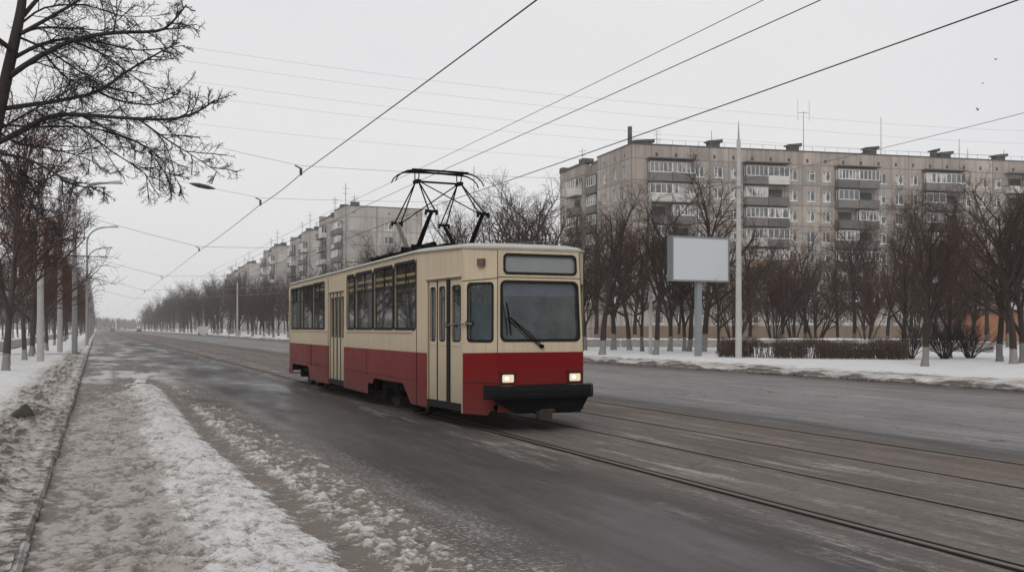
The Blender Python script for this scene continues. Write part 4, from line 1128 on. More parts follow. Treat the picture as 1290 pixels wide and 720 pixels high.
# ---- the echelon of blocks farther along the road
def far_block(x, y, label, W, seed, ZT=26.0, L=20.0):
    r = random.Random(seed); HB = L * .5
    B = Block(label, (x, y, 0), 0)
    rows_ = [2.6 + 2.8 * i for i in range(8)]
    w = MB()
    wa = [(W * .56, z, 2.0, 1.5) for z in rows_]
    wb = [(v, z, 1.5, 1.5) for v in (1.4, 9.0, HB + 1.2, HB + 8.2) for z in rows_]
    fA = lambda u, z, o: (u, o, z); fB = lambda u, z, o: (o, L - u, z)
    wall_with_windows(w, 0, W, 0, ZT, wa, fA)
    # long side in two sections, the far one set back with a lower parapet
    wall_with_windows(w, L - HB, L, 0, ZT, [(L - v, z, a, b_) for v, z, a, b_ in wb if v < HB], fB)
    fB2 = lambda u, z, o: (o - 1.0, L - u, z)
    wall_with_windows(w, 0, L - HB, 0, ZT - 1.3, [(L - v, z, a, b_) for v, z, a, b_ in wb if v >= HB], fB2)
    w.add([(-1.0, HB, 0), (0, HB, 0), (0, HB, ZT - 1.3), (-1.0, HB, ZT - 1.3)], [(0,1,2,3)])
    w.add([(0, HB, ZT), (W, HB, ZT), (W, HB, ZT - 1.3), (0, HB, ZT - 1.3)], [(0,1,2,3)])
    w.add([(-1, HB, ZT - 1.3), (W, HB, ZT - 1.3), (W, L, ZT - 1.3), (-1, L, ZT - 1.3)], [(0,1,2,3)], 1)
    w.add([(0, 0, ZT - .02), (W, 0, ZT - .02), (W, HB, ZT - .02), (0, HB, ZT - .02)], [(0,1,2,3)], 1)
    w.add([(W, 0, 0), (W, L, 0), (W, L, ZT), (W, 0, ZT)], [(0,1,2,3)]); w.add([(-1, L, 0), (W, L, 0), (W, L, ZT), (-1, L, ZT)], [(3,2,1,0)])
    for u in (1.6, W - 1.2, W * .56): w.obox((u, -.004, ZT - 1.2), (1,0,0), (0,0,1), (0,1,0), .16, .2, .004, 1)
    w.box(-.1, W + .1, -.1, .25, ZT + .002, ZT + .16, 1); w.box(-.1, .25, .25, HB, ZT + .002, ZT + .16, 1); w.box(-1.1, -.75, HB, L, ZT - 1.295, ZT - 1.1, 1)
    w.obox((W * .5, -.012, 14.9), (1,0,0), (0,0,1), (0,1,0), W * .5, .09, .01, 1)
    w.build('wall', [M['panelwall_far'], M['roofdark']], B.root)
    for (u, z, a, b_) in wa: B.window('w', ('A', 0.0), u, z, a, b_, 0)
    for (v, z, a, b_) in wb: B.window('w', ('B', 0.0 if v < HB else -1.0), v, z, a, b_, 0)
    for fi in range(1, 8):
        for v0, ox in ((2.4, 0.0), (5.3, 0.0), (HB + 2.4, -1.0), (HB + 5.2, -1.0)):
            balcony(B.root, (lambda v0, ox: lambda u, o, z: (ox - o, v0 + 2.9 - u, z))(v0, ox), 2.85, rows_[fi] - 1.5, (r.choice(('dark', 'dark', 'pale')), r.choice((0, 3, 4))), r)
    for (cx, cy, zz) in ((2.0, 3, ZT), (1.0, 8, ZT), (0, HB + 2, ZT - 1.3), (.6, HB + 7, ZT - 1.3)): 
        ch = MB(); ch.box(cx, cx + 1.6, cy, cy + 1.4, zz + .17, zz + 1.3); ch.build('vent_housing', M['roofdark'], B.root)
    for (ax, ay, h) in ((1.2, 5, 5.2), (.4, 11, 3.2), (2.4, 2.5, 2.6)):
        a = MB(); a.tube([(ax, ay, ZT), (ax, ay, ZT + h)], .06, 5); a.tube([(ax - .7, ay, ZT + h * .8), (ax + .7, ay, ZT + h * .8)], .04, 4); a.tube([(ax - .5, ay, ZT + h * .6), (ax + .5, ay, ZT + h * .6)], .04, 4)
        a.build('antenna', M['antenna'], B.root)
    B.flush()
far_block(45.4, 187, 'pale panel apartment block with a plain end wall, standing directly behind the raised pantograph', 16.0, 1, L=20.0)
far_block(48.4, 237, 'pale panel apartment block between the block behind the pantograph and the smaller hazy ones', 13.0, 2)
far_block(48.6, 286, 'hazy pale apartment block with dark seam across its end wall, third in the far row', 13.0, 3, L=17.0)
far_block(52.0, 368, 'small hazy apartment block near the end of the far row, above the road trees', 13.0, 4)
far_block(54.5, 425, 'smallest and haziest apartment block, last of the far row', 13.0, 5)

# ---- orange kiosk-like house and low walls in the park strip
kp = gp(1236, 433); ka = ANG
K_ = thing('brick_house', 'low orange brick building behind the trunks at the right edge, white framed window', 'brick building', (kp.x, kp.y, 0), ka)
w = MB(); FK = lambda u, z, o: (u, o, z)
wall_with_windows(w, 0, 11, 0, 3.3, [(3.6, 1.75, 1.1, 2.1), (7.4, 1.75, 1.1, 2.1)], FK)
w.add([(0, 0, 0), (0, 6, 0), (0, 6, 3.3), (0, 0, 3.3)], [(3,2,1,0)]); w.add([(11, 0, 0), (11, 6, 0), (11, 6, 3.3), (11, 0, 3.3)], [(0,1,2,3)])
w.box(2.2, 2.5, -.06, -.003, 0, 3.3); w.box(5.2, 5.5, -.06, -.003, 0, 3.3)
w.build('wall', M['orange'], K_)
rf = MB(); rf.box(-.3, 11.3, -.3, 6.3, 3.302, 3.55); rf.build('roof', M['roofdark'], K_)
for u in (3.6, 7.4):
    fr, pn = window_mb(1.1, 2.1, 2); fo = fr.build('window', M['winframe'], K_, (u, 0, 1.75)); pn.build('pane', M['pane'], fo)

def low_wall(a, b_, h, label, z0=.15):
    d = Vector((b_.x - a.x, b_.y - a.y, 0)); L = d.length; d /= L
    root = thing('low_wall', label, 'low wall', (a.x, a.y, 0), math.atan2(d.y, d.x))
    w = MB(); x = 0; r = random.Random(int(L * 10))
    while x < L - .3:
        e = min(L, x + 2.9); w.box(x, e - .06, -.09, .09, 0, z0 + h + r.uniform(-.03, .03)); w.box(x - .1, x + .1, -.14, -.095, 0, z0 + h); x += 3.0
    w.build('wall', M['lowwall'], root)
    sn = MB(); xs_ = np.arange(0, L, .5)
    t = [z0 + h + .035 + .10 * vnoise(np.array([x * .9 + L]), np.array([2.0]))[0] for x in xs_]
    vs = []
    for x, z in zip(xs_, t): vs += [(x, -.13, z0 + h + .032), (x, -.06, z), (x, .06, z), (x, .13, z0 + h + .032)]
    sn.add(vs, [(i*4+k, i*4+4+k, i*4+5+k, i*4+1+k) for i in range(len(xs_) - 1) for k in range(3)], 0, True)
    sn.build('snow_cap', M['snowcap'], root)
low_wall(gp(640, 439.5), gp(1165, 440.5), .62, 'long low grey concrete wall with snow on top, behind the whitewashed trunks')
low_wall(gp(1172, 445.5), gp(1252, 447.5), .62, 'short low grey wall with snow on top, between the bushy stems near the right edge')
# ------------------------------------------------------------------ bare trees
def perp(d, rng):
    a = Vector((rng.uniform(-1,1), rng.uniform(-1,1), rng.uniform(-1,1)))
    a -= d * a.dot(d)
    return a.normalized() if a.length > 1e-4 else Vector((1,0,0))

def branch_path(p, d, L, n, rng, wander, trop):
    pts = [p.copy()]; step = L / n
    for i in range(n):
        d = (d + Vector((rng.uniform(-1,1), rng.uniform(-1,1), rng.uniform(-1,1))) * wander + Vector((0,0,1)) * trop).normalized()
        p = p + d * step; pts.append(p)
    return pts

def grow_tree(mbs, p, d, L, r, lvl, rng, spec):
    """mbs[0] thick wood, mbs[1] twigs; spec: per-level dicts"""
    s = spec[lvl]
    n = s['n']
    pts = branch_path(p, d, L, n, rng, s['w'], s['t'])
    rad = [max(s['rmin'], r * (1 - (1 - s.get('tip', .25)) * i / n)) for i in range(n + 1)]
    mbs[0 if lvl <= s.get('wood', 1) else 1].tube(pts, rad, s['k'], 0, False)
    if lvl + 1 >= len(spec): return
    c = spec[lvl + 1]
    m = s['m'] if isinstance(s['m'], int) else rng.randint(*s['m'])
    for i in range(m):
        t = s['t0'] + (1 - s['t0']) * ((i + rng.uniform(.1, .9)) / m)
        f = t * n; j = min(n - 1, int(f)); q = pts[j].lerp(pts[j+1], f - j)
        dd = (pts[j+1] - pts[j]).normalized()
        ang = math.radians(rng.uniform(*c['a']))
        nd = (dd * math.cos(ang) + perp(dd, rng) * math.sin(ang)).normalized()
        if c.get('flat') and nd.z < -.1: nd.z *= -.3; nd.normalize()
        ln = L * rng.uniform(*c['l']) * (1 - c.get('fall', .35) * t)
        grow_tree(mbs, q, nd, ln, max(c['rmin'], min(rad[j] * .8, r * c['r'])), lvl + 1, rng, spec)

def tree_proto(seed, Ht, spread, bark, twig, lean=.0, fork=.3, dens=1.0, r0=.16, twr=.009, clear=None):
    rng = random.Random(seed)
    mbs = [MB(), MB()]
    up = .06
    spec = [dict(n=9, w=.06, t=.05, rmin=.03, k=8, m=(9, 11), t0=fork, tip=.2),
            dict(n=7, w=.14, t=.07, rmin=.018, k=6, m=(7, 10), t0=.18, a=(24, 48), l=(.5, .7), r=.55, fall=.35),
            dict(n=5, w=.18, t=.05, rmin=.011, k=4, m=(int(5 * dens), int(8 * dens)), t0=.15, a=(28, 60), l=(.38, .58), r=.5, fall=.3, wood=1),
            dict(n=4, w=.22, t=.04, rmin=twr, k=3, m=(int(3 * dens), int(5 * dens)), t0=.15, a=(28, 65), l=(.35, .6), r=.5, fall=.2, wood=1),
            dict(n=3, w=.25, t=.02, rmin=twr * .75, k=3, m=0, t0=.2, a=(28, 65), l=(.4, .7), r=.6, fall=.2, wood=1)]
    d = Vector((lean, lean * .4, 1)).normalized()
    grow_tree(mbs, Vector((0,0,-.12)), d, Ht * .86, r0, 0, rng, spec)
    # root flare
    mbs[0].tube([(0,0,-.12), (0,0,.10), (0,0,.45)], [r0 * 1.5, r0 * 1.18, r0 * .98], 9, 0, False)
    return mbs

def bush_proto(seed, Ht, stems, twr=.008, spread=.55, dens=1.0):
    rng = random.Random(seed); mbs = [MB(), MB()]
    spec = [dict(n=6, w=.10, t=.03, rmin=.022, k=6, m=(6, 8), t0=.25, tip=.3),
            dict(n=5, w=.17, t=.06, rmin=.012, k=4, m=(5, 8), t0=.15, a=(18, 45), l=(.4, .6), r=.5, fall=.3, wood=0),
            dict(n=4, w=.2, t=.05, rmin=twr, k=3, m=(int(5 * dens), int(7 * dens)), t0=.1, a=(20, 50), l=(.4, .6), r=.5, wood=0),
            dict(n=3, w=.22, t=.04, rmin=twr * .75, k=3, m=0, t0=.1, a=(20, 55), l=(.4, .7), r=.5, wood=0)]
    for i in range(stems):
        a = 2 * math.pi * i / stems + rng.uniform(-.3, .3); tilt = rng.uniform(.25, 1.0) * spread
        grow_tree(mbs, Vector((.1 * math.cos(a), .1 * math.sin(a), -.1)), Vector((math.cos(a) * tilt, math.sin(a) * tilt, 1)).normalized(), Ht * rng.uniform(.8, 1.05), rng.uniform(.045, .075), 0, rng, spec)
    return mbs

def make_proto(name, mbs, bark, twig):
    tm = mbs[0].build('trunk', bark); cm = mbs[1].build('crown', twig)
    a, b_ = tm.data, cm.data
    bpy.data.objects.remove(tm); bpy.data.objects.remove(cm)
    return (a, b_)

PT = [make_proto('t', tree_proto(3, 11.5, 1, 0, 0, r0=.235, dens=.92, twr=.0066), M['bark'], M['twig']),
      make_proto('t', tree_proto(8, 10.5, 1, 0, 0, lean=.05, fork=.22, r0=.20, dens=.9, twr=.0066), M['bark'], M['twig']),
      make_proto('t', tree_proto(15, 12.0, 1, 0, 0, lean=-.04, fork=.28, r0=.23, dens=.9, twr=.0066), M['bark'], M['twig']),
      make_proto('t', tree_proto(27, 9.0, 1, 0, 0, fork=.2, r0=.235, dens=.92, twr=.0066), M['bark'], M['twig'])]
PL = [make_proto('t', tree_proto(41, 10.5, 1, 0, 0, fork=.22, r0=.16, dens=1.15, twr=.010), M['barkgrey'], M['twigred']),
      make_proto('t', tree_proto(47, 11.5, 1, 0, 0, fork=.25, r0=.17, dens=1.15, twr=.010), M['barkgrey'], M['twigred'])]
PB = [make_proto('b', bush_proto(51, 5.2, 9, dens=1.2), M['barkdark'], M['twigred']), make_proto('b', bush_proto(57, 4.6, 11, dens=1.2), M['barkdark'], M['twig'])]
PS = [make_proto('b', bush_proto(61, 2.4, 12, twr=.006, spread=.8, dens=.7), M['barkdark'], M['twigdark'])]

trng = random.Random(77)
def plant(proto, x, y, label, cat='tree', group=None, s=1.0, z=.12, name='bare_tree', rz=None):
    t = thing(name, label, cat, (x, y, z), trng.uniform(0, 6.28) if rz is None else rz, group)
    kx = trng.uniform(.86, 1.12); t.scale = (s * kx, s * kx, s * trng.uniform(.9, 1.1))
    t.rotation_euler = (trng.uniform(-.045, .045), trng.uniform(-.045, .045), t.rotation_euler[2])
    for nm, me in zip(('trunk', 'crown'), proto):
        o = bpy.data.objects.new(nm, me); COL.objects.link(o); o.parent = t
    return t

# right-hand park strip, placed where their whitewashed feet stand
right = [(686, 441, 2, 1.0, 'bare tree just right of the tram roof front, thin trunk mostly behind the tram'),
 (737, 441, 1, .95, 'bare tree whose whitewashed foot shows beside the tram nose'),
 (759, 447, 0, 1.0, 'thick dark forked bare tree closest to the tram nose on the far verge'),
 (773, 440.5, 3, 1.1, 'slim bare tree right behind the forked tree by the tram nose'),
 (793, 441.2, 0, .92, 'straight bare tree with white painted foot, midway between tram nose and thin grey pole'),
 (809, 442.3, 1, .9, 'bare tree with pale painted foot immediately left of the thin grey pole'),
 (826, 447, 2, .86, 'dark bare tree immediately right of the thin grey pole'),
 (844, 442.4, 3, 1.05, 'bare tree with white foot under the left half of the billboard'),
 (862, 442, 1, .98, 'bare tree with thick white foot just left of the billboard post'),
 (868, 442.6, 2, .9, 'leaning bare tree almost touching the billboard post from the left'),
 (886, 443.2, 1, 1.22, 'tall bare tree right of the billboard post, forked limbs rising above the billboard'),
 (905, 444.6, 1, .66, 'short bare tree at the left end of the clipped hedge'),
 (1118, 437, 0, .95, 'tall bare tree behind the hedge, left of the tree on the open snow'),
 (1140, 449, 1, .82, 'bare tree at the right end of the clipped hedge'),
 (1165, 461.5, 3, .88, 'stout grey-footed bare tree alone on the open snow in front of the hedge end'),
 (1196, 451, 1, .8, 'bare tree among sprouting stems, next right of the stout tree on the snow'),
 (1259, 455, 2, .80, 'tall bare tree with grey painted foot left of the twin trunks at the right edge'),
 (1277, 458.5, 0, .82, 'thick black trunk of the bare tree in front of the orange brick building'),
 (1289, 457, 3, .95, 'bare tree cut by the right edge of the view'),
 (1345, 458, 2, .85, 'bare tree beyond the right edge, only its left branches in view'),
 (945, 437, 2, .88, 'bare tree directly behind the tall concrete pole beside the billboard'),
 (1056, 436, 1, .92, 'bare tree rising behind the middle of the hedge'),
 (1225, 437, 3, 1.12, 'bare tree in front of the left corner of the orange brick building'),
 (717, 436, 0, .9, 'bare tree hidden at its foot by the tram nose, crown against the block corner'),
 (700, 437.5, 3, 1.2, 'bare tree rising straight behind the windscreen side of the tram')]
for px, py, k, s, lab in right:
    p = gp(px, py, .18); plant(PT[k], p.x, p.y, lab, s=s * .76, z=.16)
for px, py, k, s, lab in [(975, 436, 0, 1.12, 'reddish brown many-stemmed bush behind the hedge, next to the tall concrete pole'), (1028, 434.5, 1, 1.25, 'widest many-stemmed bush behind the hedge, limbs fanning low'),
                          (925, 437, 1, 1.05, 'many-stemmed bush between the short tree and the tall concrete pole'), (1092, 436.5, 0, 1.0, 'many-stemmed bush behind the right half of the hedge'),
                          (1000, 432, 0, 1.3, 'farther brown bush showing between the two wide bushes'), (1155, 435, 1, 1.1, 'brown bush behind the stout tree on the snow'), (1205, 435, 0, 1.0, 'brown bush behind the sprouting stems')]:
    p = gp(px, py, .18); plant(PB[k], p.x, p.y, lab, 'bush', None, s * 1.08, .16, 'bush')
for px, py, s, lab in [(1190, 452, .7, 'low clump of bare sprouts around the foot of a tree, beside the short low wall'), (1222, 451, .62, 'low clump of bare sprouts in front of the short low wall'), (1148, 452, .5, 'low sprouting clump at the hedge end, left of the stout tree')]:
    p = gp(px, py, .18); plant(PS[0], p.x, p.y, lab, 'bush', None, s, .16, 'bush')
for px, py, k, s, lab in [(985, 435.5, 1, .95, 'tall bare tree close behind the reddish bush beside the concrete pole'), (1015, 434, 2, .9, 'bare tree standing behind the gap between two wide bushes'), (1076, 435, 0, .95, 'bare tree with its trunk right beside the slender birch'),
                          (1098, 434, 3, 1.1, 'bare tree between the two birches'), (1148, 436, 2, .95, 'bare tree in the second line behind the hedge end'), (1178, 434.5, 0, 1.0, 'bare tree behind the left end of the short low wall'),
                          (1210, 435.5, 1, 1.0, 'bare tree behind the middle of the short low wall'), (1243, 438, 0, .95, 'bare tree next to the corner pier of the orange brick building'), (1270, 437, 1, 1.0, 'bare tree before the window of the orange brick building'),
                          (1300, 440, 2, .9, 'bare tree before the far end of the orange brick building'), (612, 432.5, 0, 1.30, 'bare tree showing above the tram roof just right of the pantograph'), (633, 433, 2, 1.22, 'bare tree above the tram roof, left of the marker lamp over the cab window'), (652, 432, 1, 1.5, 'tall bare tree above the left half of the route board'), (668, 433, 0, 1.42, 'bare tree above the middle of the route board'),
                          (683, 432.5, 3, 1.65, 'bare tree above the right end of the route board'), (590, 431.5, 1, 1.25, 'bare tree behind the right arm of the pantograph'), (566, 431, 2, 1.2, 'bare tree framed between the arms of the pantograph'), (750, 435.5, 2, 1.0, 'bare tree in the second line behind the forked tree'), (800, 435, 0, .95, 'bare tree in the second line behind the thin grey pole'), (855, 435.5, 1, .95, 'bare tree in the second line behind the billboard panel')]:
    p = gp(px, py, .18); plant(PT[k], p.x, p.y, lab, s=s * .84, z=.16)
# birches
bir = make_proto('t', tree_proto(91, 12.5, 1, 0, 0, fork=.45, r0=.13, dens=.9), M['birch'], M['twig'])
p = gp(1122, 434.5, .2); plant(bir, p.x, p.y, 'pale barked birch with white trunk behind the hedge', s=1.0)
p = gp(1080, 433.5, .2); plant(bir, p.x, p.y, 'slender pale birch behind the hedge, left of the other birch', s=.72)

# hedge: clipped, twiggy, one thing
hm = MB(); hr = random.Random(5)
a = gp(906, 449, .2); b_ = gp(1143, 452.5, .2); d = (b_ - a); L = d.length; d.normalize(); nn = Vector((-d.y, d.x, 0))
for i in range(6500):
    u = hr.uniform(0, L); q = hr.uniform(-.55, .55); zb = hr.uniform(.12, .95) if hr.random() < .8 else .1
    tall = .92 + .16 * math.sin(u * 1.7) + .12 * math.sin(u * 4.1 + 1) + hr.uniform(-.16, .18)
    if (math.sin(u * .9 + 2) + math.sin(u * 2.3)) < -.9 and zb < .55: continue
    p0 = a + d * u + nn * q; p0.z = .15 + zb * .8
    top = min(.15 + tall, p0.z + hr.uniform(.18, .5))
    dr = Vector((hr.uniform(-1, 1), hr.uniform(-1, 1), 0)) * .16
    hm.tube([p0, p0 + dr * .5 + Vector((0, 0, (top - p0.z) * .5)), Vector((p0.x + dr.x, p0.y + dr.y, top))], [.010, .008, .006], 3, 0, False)
for i in range(300):
    u = L * i / 300 + hr.uniform(-.05, .05); q = hr.uniform(-.35, .35); p0 = a + d * u + nn * q; p0.z = .08
    hm.tube([p0, p0 + Vector((hr.uniform(-.1, .1), hr.uniform(-.1, .1), .55))], [.02, .014], 4, 0, False)
tag(hm.build('hedge', M['hedge']), 'long clipped brown leafless hedge on the snowy verge under the bushes', 'hedge')

# rows along the road, far right
GR = 'bare trees in the rows along the far verge'
for row, x in enumerate((26.5, 33.0, 41.0)):
    y = 72 + row * 3.3
    while y < 640:
        if not (row == 2 and 110 < y < 130 and False):
            plant(trng.choice(PT), x + trng.uniform(-.8, .8), y + trng.uniform(-1.2, 1.2),
                  ('bare tree of the front row along the far verge, behind the tram and farther away', 'bare tree of the middle row along the far verge, behind the tram and farther away', 'bare tree of the back row along the far verge, below the pale blocks')[row], group=GR, s=trng.uniform(.92, 1.16) * (.74 + .36 * min(1.0, max(0.0, (y - 120) / 160))), z=.18)
        y += (7.5 if row < 2 else 9.5) * (1 + y / 450.0)
# left rows
GL = 'bare trees in the rows on the near left verge'
left_rows = [(-3.35, 38.5, 'bare tree of the left verge row, standing among the concrete poles'), (-11.5, 40, 'bare tree of the row beyond the left footpath'), (-17.5, 44, 'bare tree of the rearmost left row, beyond the footpath')]
for ri, (x, y, lab) in enumerate(left_rows):
    while y < 560:
        plant(trng.choice(PL), x + trng.uniform(-.4, .4), y + trng.uniform(-.6, .6), lab, group=GL, s=trng.uniform(.62, .82), z=.14)
        y += (5.6 + ri) * (1 + y / 300.0)

# the far wood that closes the road
tl = MB(); tr_ = random.Random(9)
for i in range(2600):
    x = tr_.uniform(-420, 420); y = tr_.uniform(1150, 1260); h = 10 + 4 * vnoise(np.array([x * .03]), np.array([1.0]))[0] + tr_.uniform(-2, 2)
    tl.tube([(x, y, 0), (x + tr_.uniform(-1, 1), y, h * .5), (x + tr_.uniform(-2, 2), y, h)], [.35, .6, .15], 3, 0, False)
    for k in range(5):
        z0 = h * tr_.uniform(.3, .8); tl.tube([(x, y, z0), (x + tr_.uniform(-3, 3), y + tr_.uniform(-2, 2), z0 + tr_.uniform(1, 3))], [.3, .06], 3, 0, False)
tag(tl.build('treeline', M['twig']), 'hazy distant wood closing the end of the road', 'far wood', kind='stuff')

# ------------------------------------------------------------------ the big tree that overhangs the near verge
big_t = MB(); big_c = MB(); br = random.Random(4)
ZC = 16.0
base = gp(-62, 538, .15)
def L3(pts, z0, z1):
    n = len(pts)
    return [pt(x / 3.0, y / 3.0, z0 + (z1 - z0) * i / (n - 1)) for i, (x, y) in enumerate(pts)]
def smooth(P, k=3):
    out = []
    for i in range(len(P) - 1):
        p0 = P[max(0, i-1)]; p1 = P[i]; p2 = P[i+1]; p3 = P[min(len(P)-1, i+2)]
        for j in range(k):
            t = j / k
            out.append(.5 * ((2*p1) + (p2 - p0) * t + (2*p0 - 5*p1 + 4*p2 - p3) * t*t + (3*p1 - p0 - 3*p2 + p3) * t**3))
    out.append(P[-1]); return out
trunk_pts = [base + Vector((0,0,-.2)), base + Vector((.05, 0, .8)), pt(-42, 330, 16.0), pt(-14, 200, 16.0), pt(2, 125, 16.0), pt(16, 62, 16.0), pt(25, 20, 16.1), pt(29, -12, 16.2), pt(32, -70, 16.3), pt(36, -140, 16.3), pt(40, -210, 16.2)]
sp = smooth(trunk_pts, 3)
big_t.tube(sp, [.128 * (1 - .82 * i / (len(sp) - 1)) + .012 for i in range(len(sp))], 10, 0, False)
limbs = [([(35,290),(130,225),(270,155),(420,125),(590,118),(650,85),(705,18)], 16, 15.0, .052), ([(60,215),(150,170),(250,148),(380,160),(520,190),(700,172)], 16, 17.4, .036),
 ([(75,130),(150,105),(290,108),(420,120)], 16, 17, .03), ([(85,125),(200,60),(300,0),(420,-90),(520,-150)], 16, 15.2, .036), ([(-20,415),(120,395),(220,380),(370,345),(480,270),(600,200),(680,160)], 16, 17.2, .046),
 ([(370,345),(450,380),(580,395),(660,360),(705,315)], 16.6, 17.6, .022), ([(-70,565),(0,535),(90,490),(190,440),(300,433),(460,445),(640,450),(740,425),(812,378)], 16, 14.6, .056),
 ([(190,440),(300,480),(420,570),(530,640),(560,672)], 15.7, 16.6, .02), ([(530,455),(620,520),(700,570),(830,655)], 15.0, 14.2, .018), ([(-90,560),(0,580),(100,600),(200,650),(280,700),(400,708)], 16, 13.5, .034),
 ([(430,120),(440,60),(455,5)], 15.2, 15.6, .016), ([(270,155),(400,210),(520,300),(640,360)], 15.6, 16.8, .02), ([(170,205),(260,300),(390,340)], 16.2, 18, .022), ([(300,433),(430,500),(560,560),(640,640),(690,715)], 15.6, 17.0, .02),
 ([(80,640),(130,720),(160,800)], 15, 16, .014), ([(0,470),(140,480),(320,480),(480,520),(560,570),(620,650),(650,700)], 15.8, 17.8, .02), ([(10,380),(-100,300),(-260,200)], 16, 17, .05), ([(60,200),(-60,100),(-180,-60)], 16, 15, .05),
 ([(70,140),(180,190),(300,270),(400,330),(520,350)], 16, 17.5, .022), ([(88,60),(200,-60),(380,-160),(560,-230)], 16.2, 16.8, .04), ([(80,90),(170,30),(320,20),(460,60),(600,60)], 16.1, 18.0, .02), ([(-40,470),(60,540),(180,560),(330,600),(420,660)], 16, 18, .022),
 ([(-60,560),(40,640),(90,720),(140,800),(230,850)], 16, 14.5, .024), ([(-60,520),(30,470),(150,400),(280,330),(400,230)], 16, 14.2, .022)]
twspec = [None,
          dict(n=6, w=.16, t=-.02, rmin=.008, k=4, m=(6, 8), t0=.12, a=(25, 55), l=(.3, .5), r=.5),
          dict(n=5, w=.20, t=-.01, rmin=.0038, k=3, m=(5, 8), t0=.1, a=(28, 60), l=(.4, .65), r=.5, wood=0),
          dict(n=4, w=.25, t=.02, rmin=.0027, k=3, m=0, t0=.1, a=(28, 65), l=(.35, .6), r=.6, wood=0)]
def sub_twigs(P, r, seed):
    rng = random.Random(seed)
    tot = sum((P[i+1] - P[i]).length for i in range(len(P) - 1))
    cnt = int(tot / .165)
    for c in range(cnt):
        t = .10 + .90 * (c + rng.random()) / cnt; f = t * (len(P) - 1); j = min(len(P) - 2, int(f)); q = P[j].lerp(P[j+1], f - j)
        dd = (P[j+1] - P[j]).normalized(); ang = math.radians(rng.uniform(25, 65))
        nd = (dd * math.cos(ang) + perp(dd, rng) * math.sin(ang)).normalized()
        nd.z -= .12; nd.normalize()
        grow_tree([big_t, big_c], q, nd, rng.uniform(.30, .95) * (1.12 - .68 * t), max(.007, min(.012, r * .4)), 1, rng, [None, dict(twspec[1], wood=0)] + twspec[2:])
for i, (pts, z0, z1, r) in enumerate(limbs):
    P = smooth(L3(pts, z0, z1), 3)
    big_t.tube(P, [r * (1 - .80 * k / (len(P) - 1)) for k in range(len(P))], 7, 0, False)
    sub_twigs(P, r, 100 + i)
BT = thing('bare_tree', 'big dark bare tree whose long branches overhang the near snowy verge at upper left', 'tree', (0, 0, 0))
big_t.build('trunk', M['barkdark'], BT); big_c.build('crown', M['twigdark'], BT)

# ------------------------------------------------------------------ poles, lamps, billboard
def concrete_pole(p, h, r0, r1, label, spike=True, group='concrete poles'):
    root = thing('concrete_pole', label, 'pole', (p.x, p.y, 0), 0, group)
    mb = MB(); mb.tube([(0, 0, 0), (0, 0, h)], [r0, r1], 14, 0); mb.build('shaft', M['concrete_pole'], root)
    if spike:
        c = MB(); c.tube([(0, 0, h + .002), (0, 0, h + .25), (0, 0, h + .9)], [r1 * .5, r1 * .4, .012], 6); c.build('tip', M['lamp_metal'], root)
    b2 = MB(); b2.tube([(0, 0, h * .78), (0, 0, h * .78 + .09)], r0 * .85 + .012, 14, 0); b2.build('clamp_band', M['lamp_metal'], root)
    return root
concrete_pole(gp(930.5, 455.5), 11.0, .165, .095, 'tall pale concrete pole with pointed tip, right of the billboard')
concrete_pole(gp(819.5, 450), 9.3, .105, .08, 'thin grey pole among the tree trunks left of the billboard', False)
concrete_pole(gp(299, 425.6), 9.3, .16, .10, 'concrete pole on the far verge next beyond the rear of the tram', False)
concrete_pole(gp(256, 420.2), 9.3, .16, .10, 'second concrete pole beyond the tram on the far verge', False)
concrete_pole(gp(225.5, 417.8), 9.3, .16, .10, 'third concrete pole beyond the tram on the far verge', False)
concrete_pole(gp(208, 416.7), 9.3, .16, .10, 'fourth and farthest concrete pole beyond the tram on the far verge', False)
concrete_pole(gp(51, 459), 10.0, .16, .11, 'thick concrete pole nearest on the left verge, between the first trees', False)
concrete_pole(gp(75.5, 446), 10.6, .17, .11, 'concrete pole on the left verge between the nearest one and the first lamp', True)

def lamp(p, h, label, arm=2.0, r=.075):
    root = thing('street_lamp', label, 'street lamp', (p.x, p.y, 0), 0, 'street lamps along the left verge')
    mb = MB(); mb.tube([(0,0,0), (0,0,h*.5), (0,0,h)], [r * 1.35, r * 1.1, r * .75], 10)
    mb.build('post', M['lamp_metal'], root)
    a = MB(); pts = []
    for i in range(9):
        t = math.radians(90 * i / 8)
        pts.append((arm * .82 * (1 - math.cos(t)), 0, h + 1.45 * math.sin(t)))
    pts.append((arm, 0, h + 1.50))
    a.tube(pts, [r * .7] * 8 + [r * .5] * 2, 8); a.build('arm', M['lamp_metal'], root)
    hd_ = MB(); hd_.add([(arm - .15, -.12, h + 1.43), (arm - .15, .12, h + 1.43), (arm + .65, .15, h + 1.46), (arm + .65, -.15, h + 1.46), (arm - .1, -.09, h + 1.56), (arm - .1, .09, h + 1.56), (arm + .5, .1, h + 1.64), (arm + .5, -.1, h + 1.64)],
                        [(0,1,2,3),(7,6,5,4),(0,3,7,4),(3,2,6,7),(2,1,5,6),(1,0,4,5)])
    hd_.build('lamp_head', M['lamphead'], root)
lamp(gp(94, 448.5), 8.9, 'tall street lamp nearest on the left verge, its arm under the overhanging branches', 2.0, .13)
lamp(gp(109.5, 436.5), 9.3, 'second street lamp on the left verge with a clear curved arm against the sky', 2.0, .10)
names = ('third', 'fourth', 'fifth', 'sixth', 'seventh', 'eighth', 'ninth', 'tenth')
for i in range(8):
    y = 118 + 33 * i
    lamp(Vector((-.95, y, 0)), 9.3, names[i] + ' street lamp along the left verge, counted from the nearest', 2.0, .10)

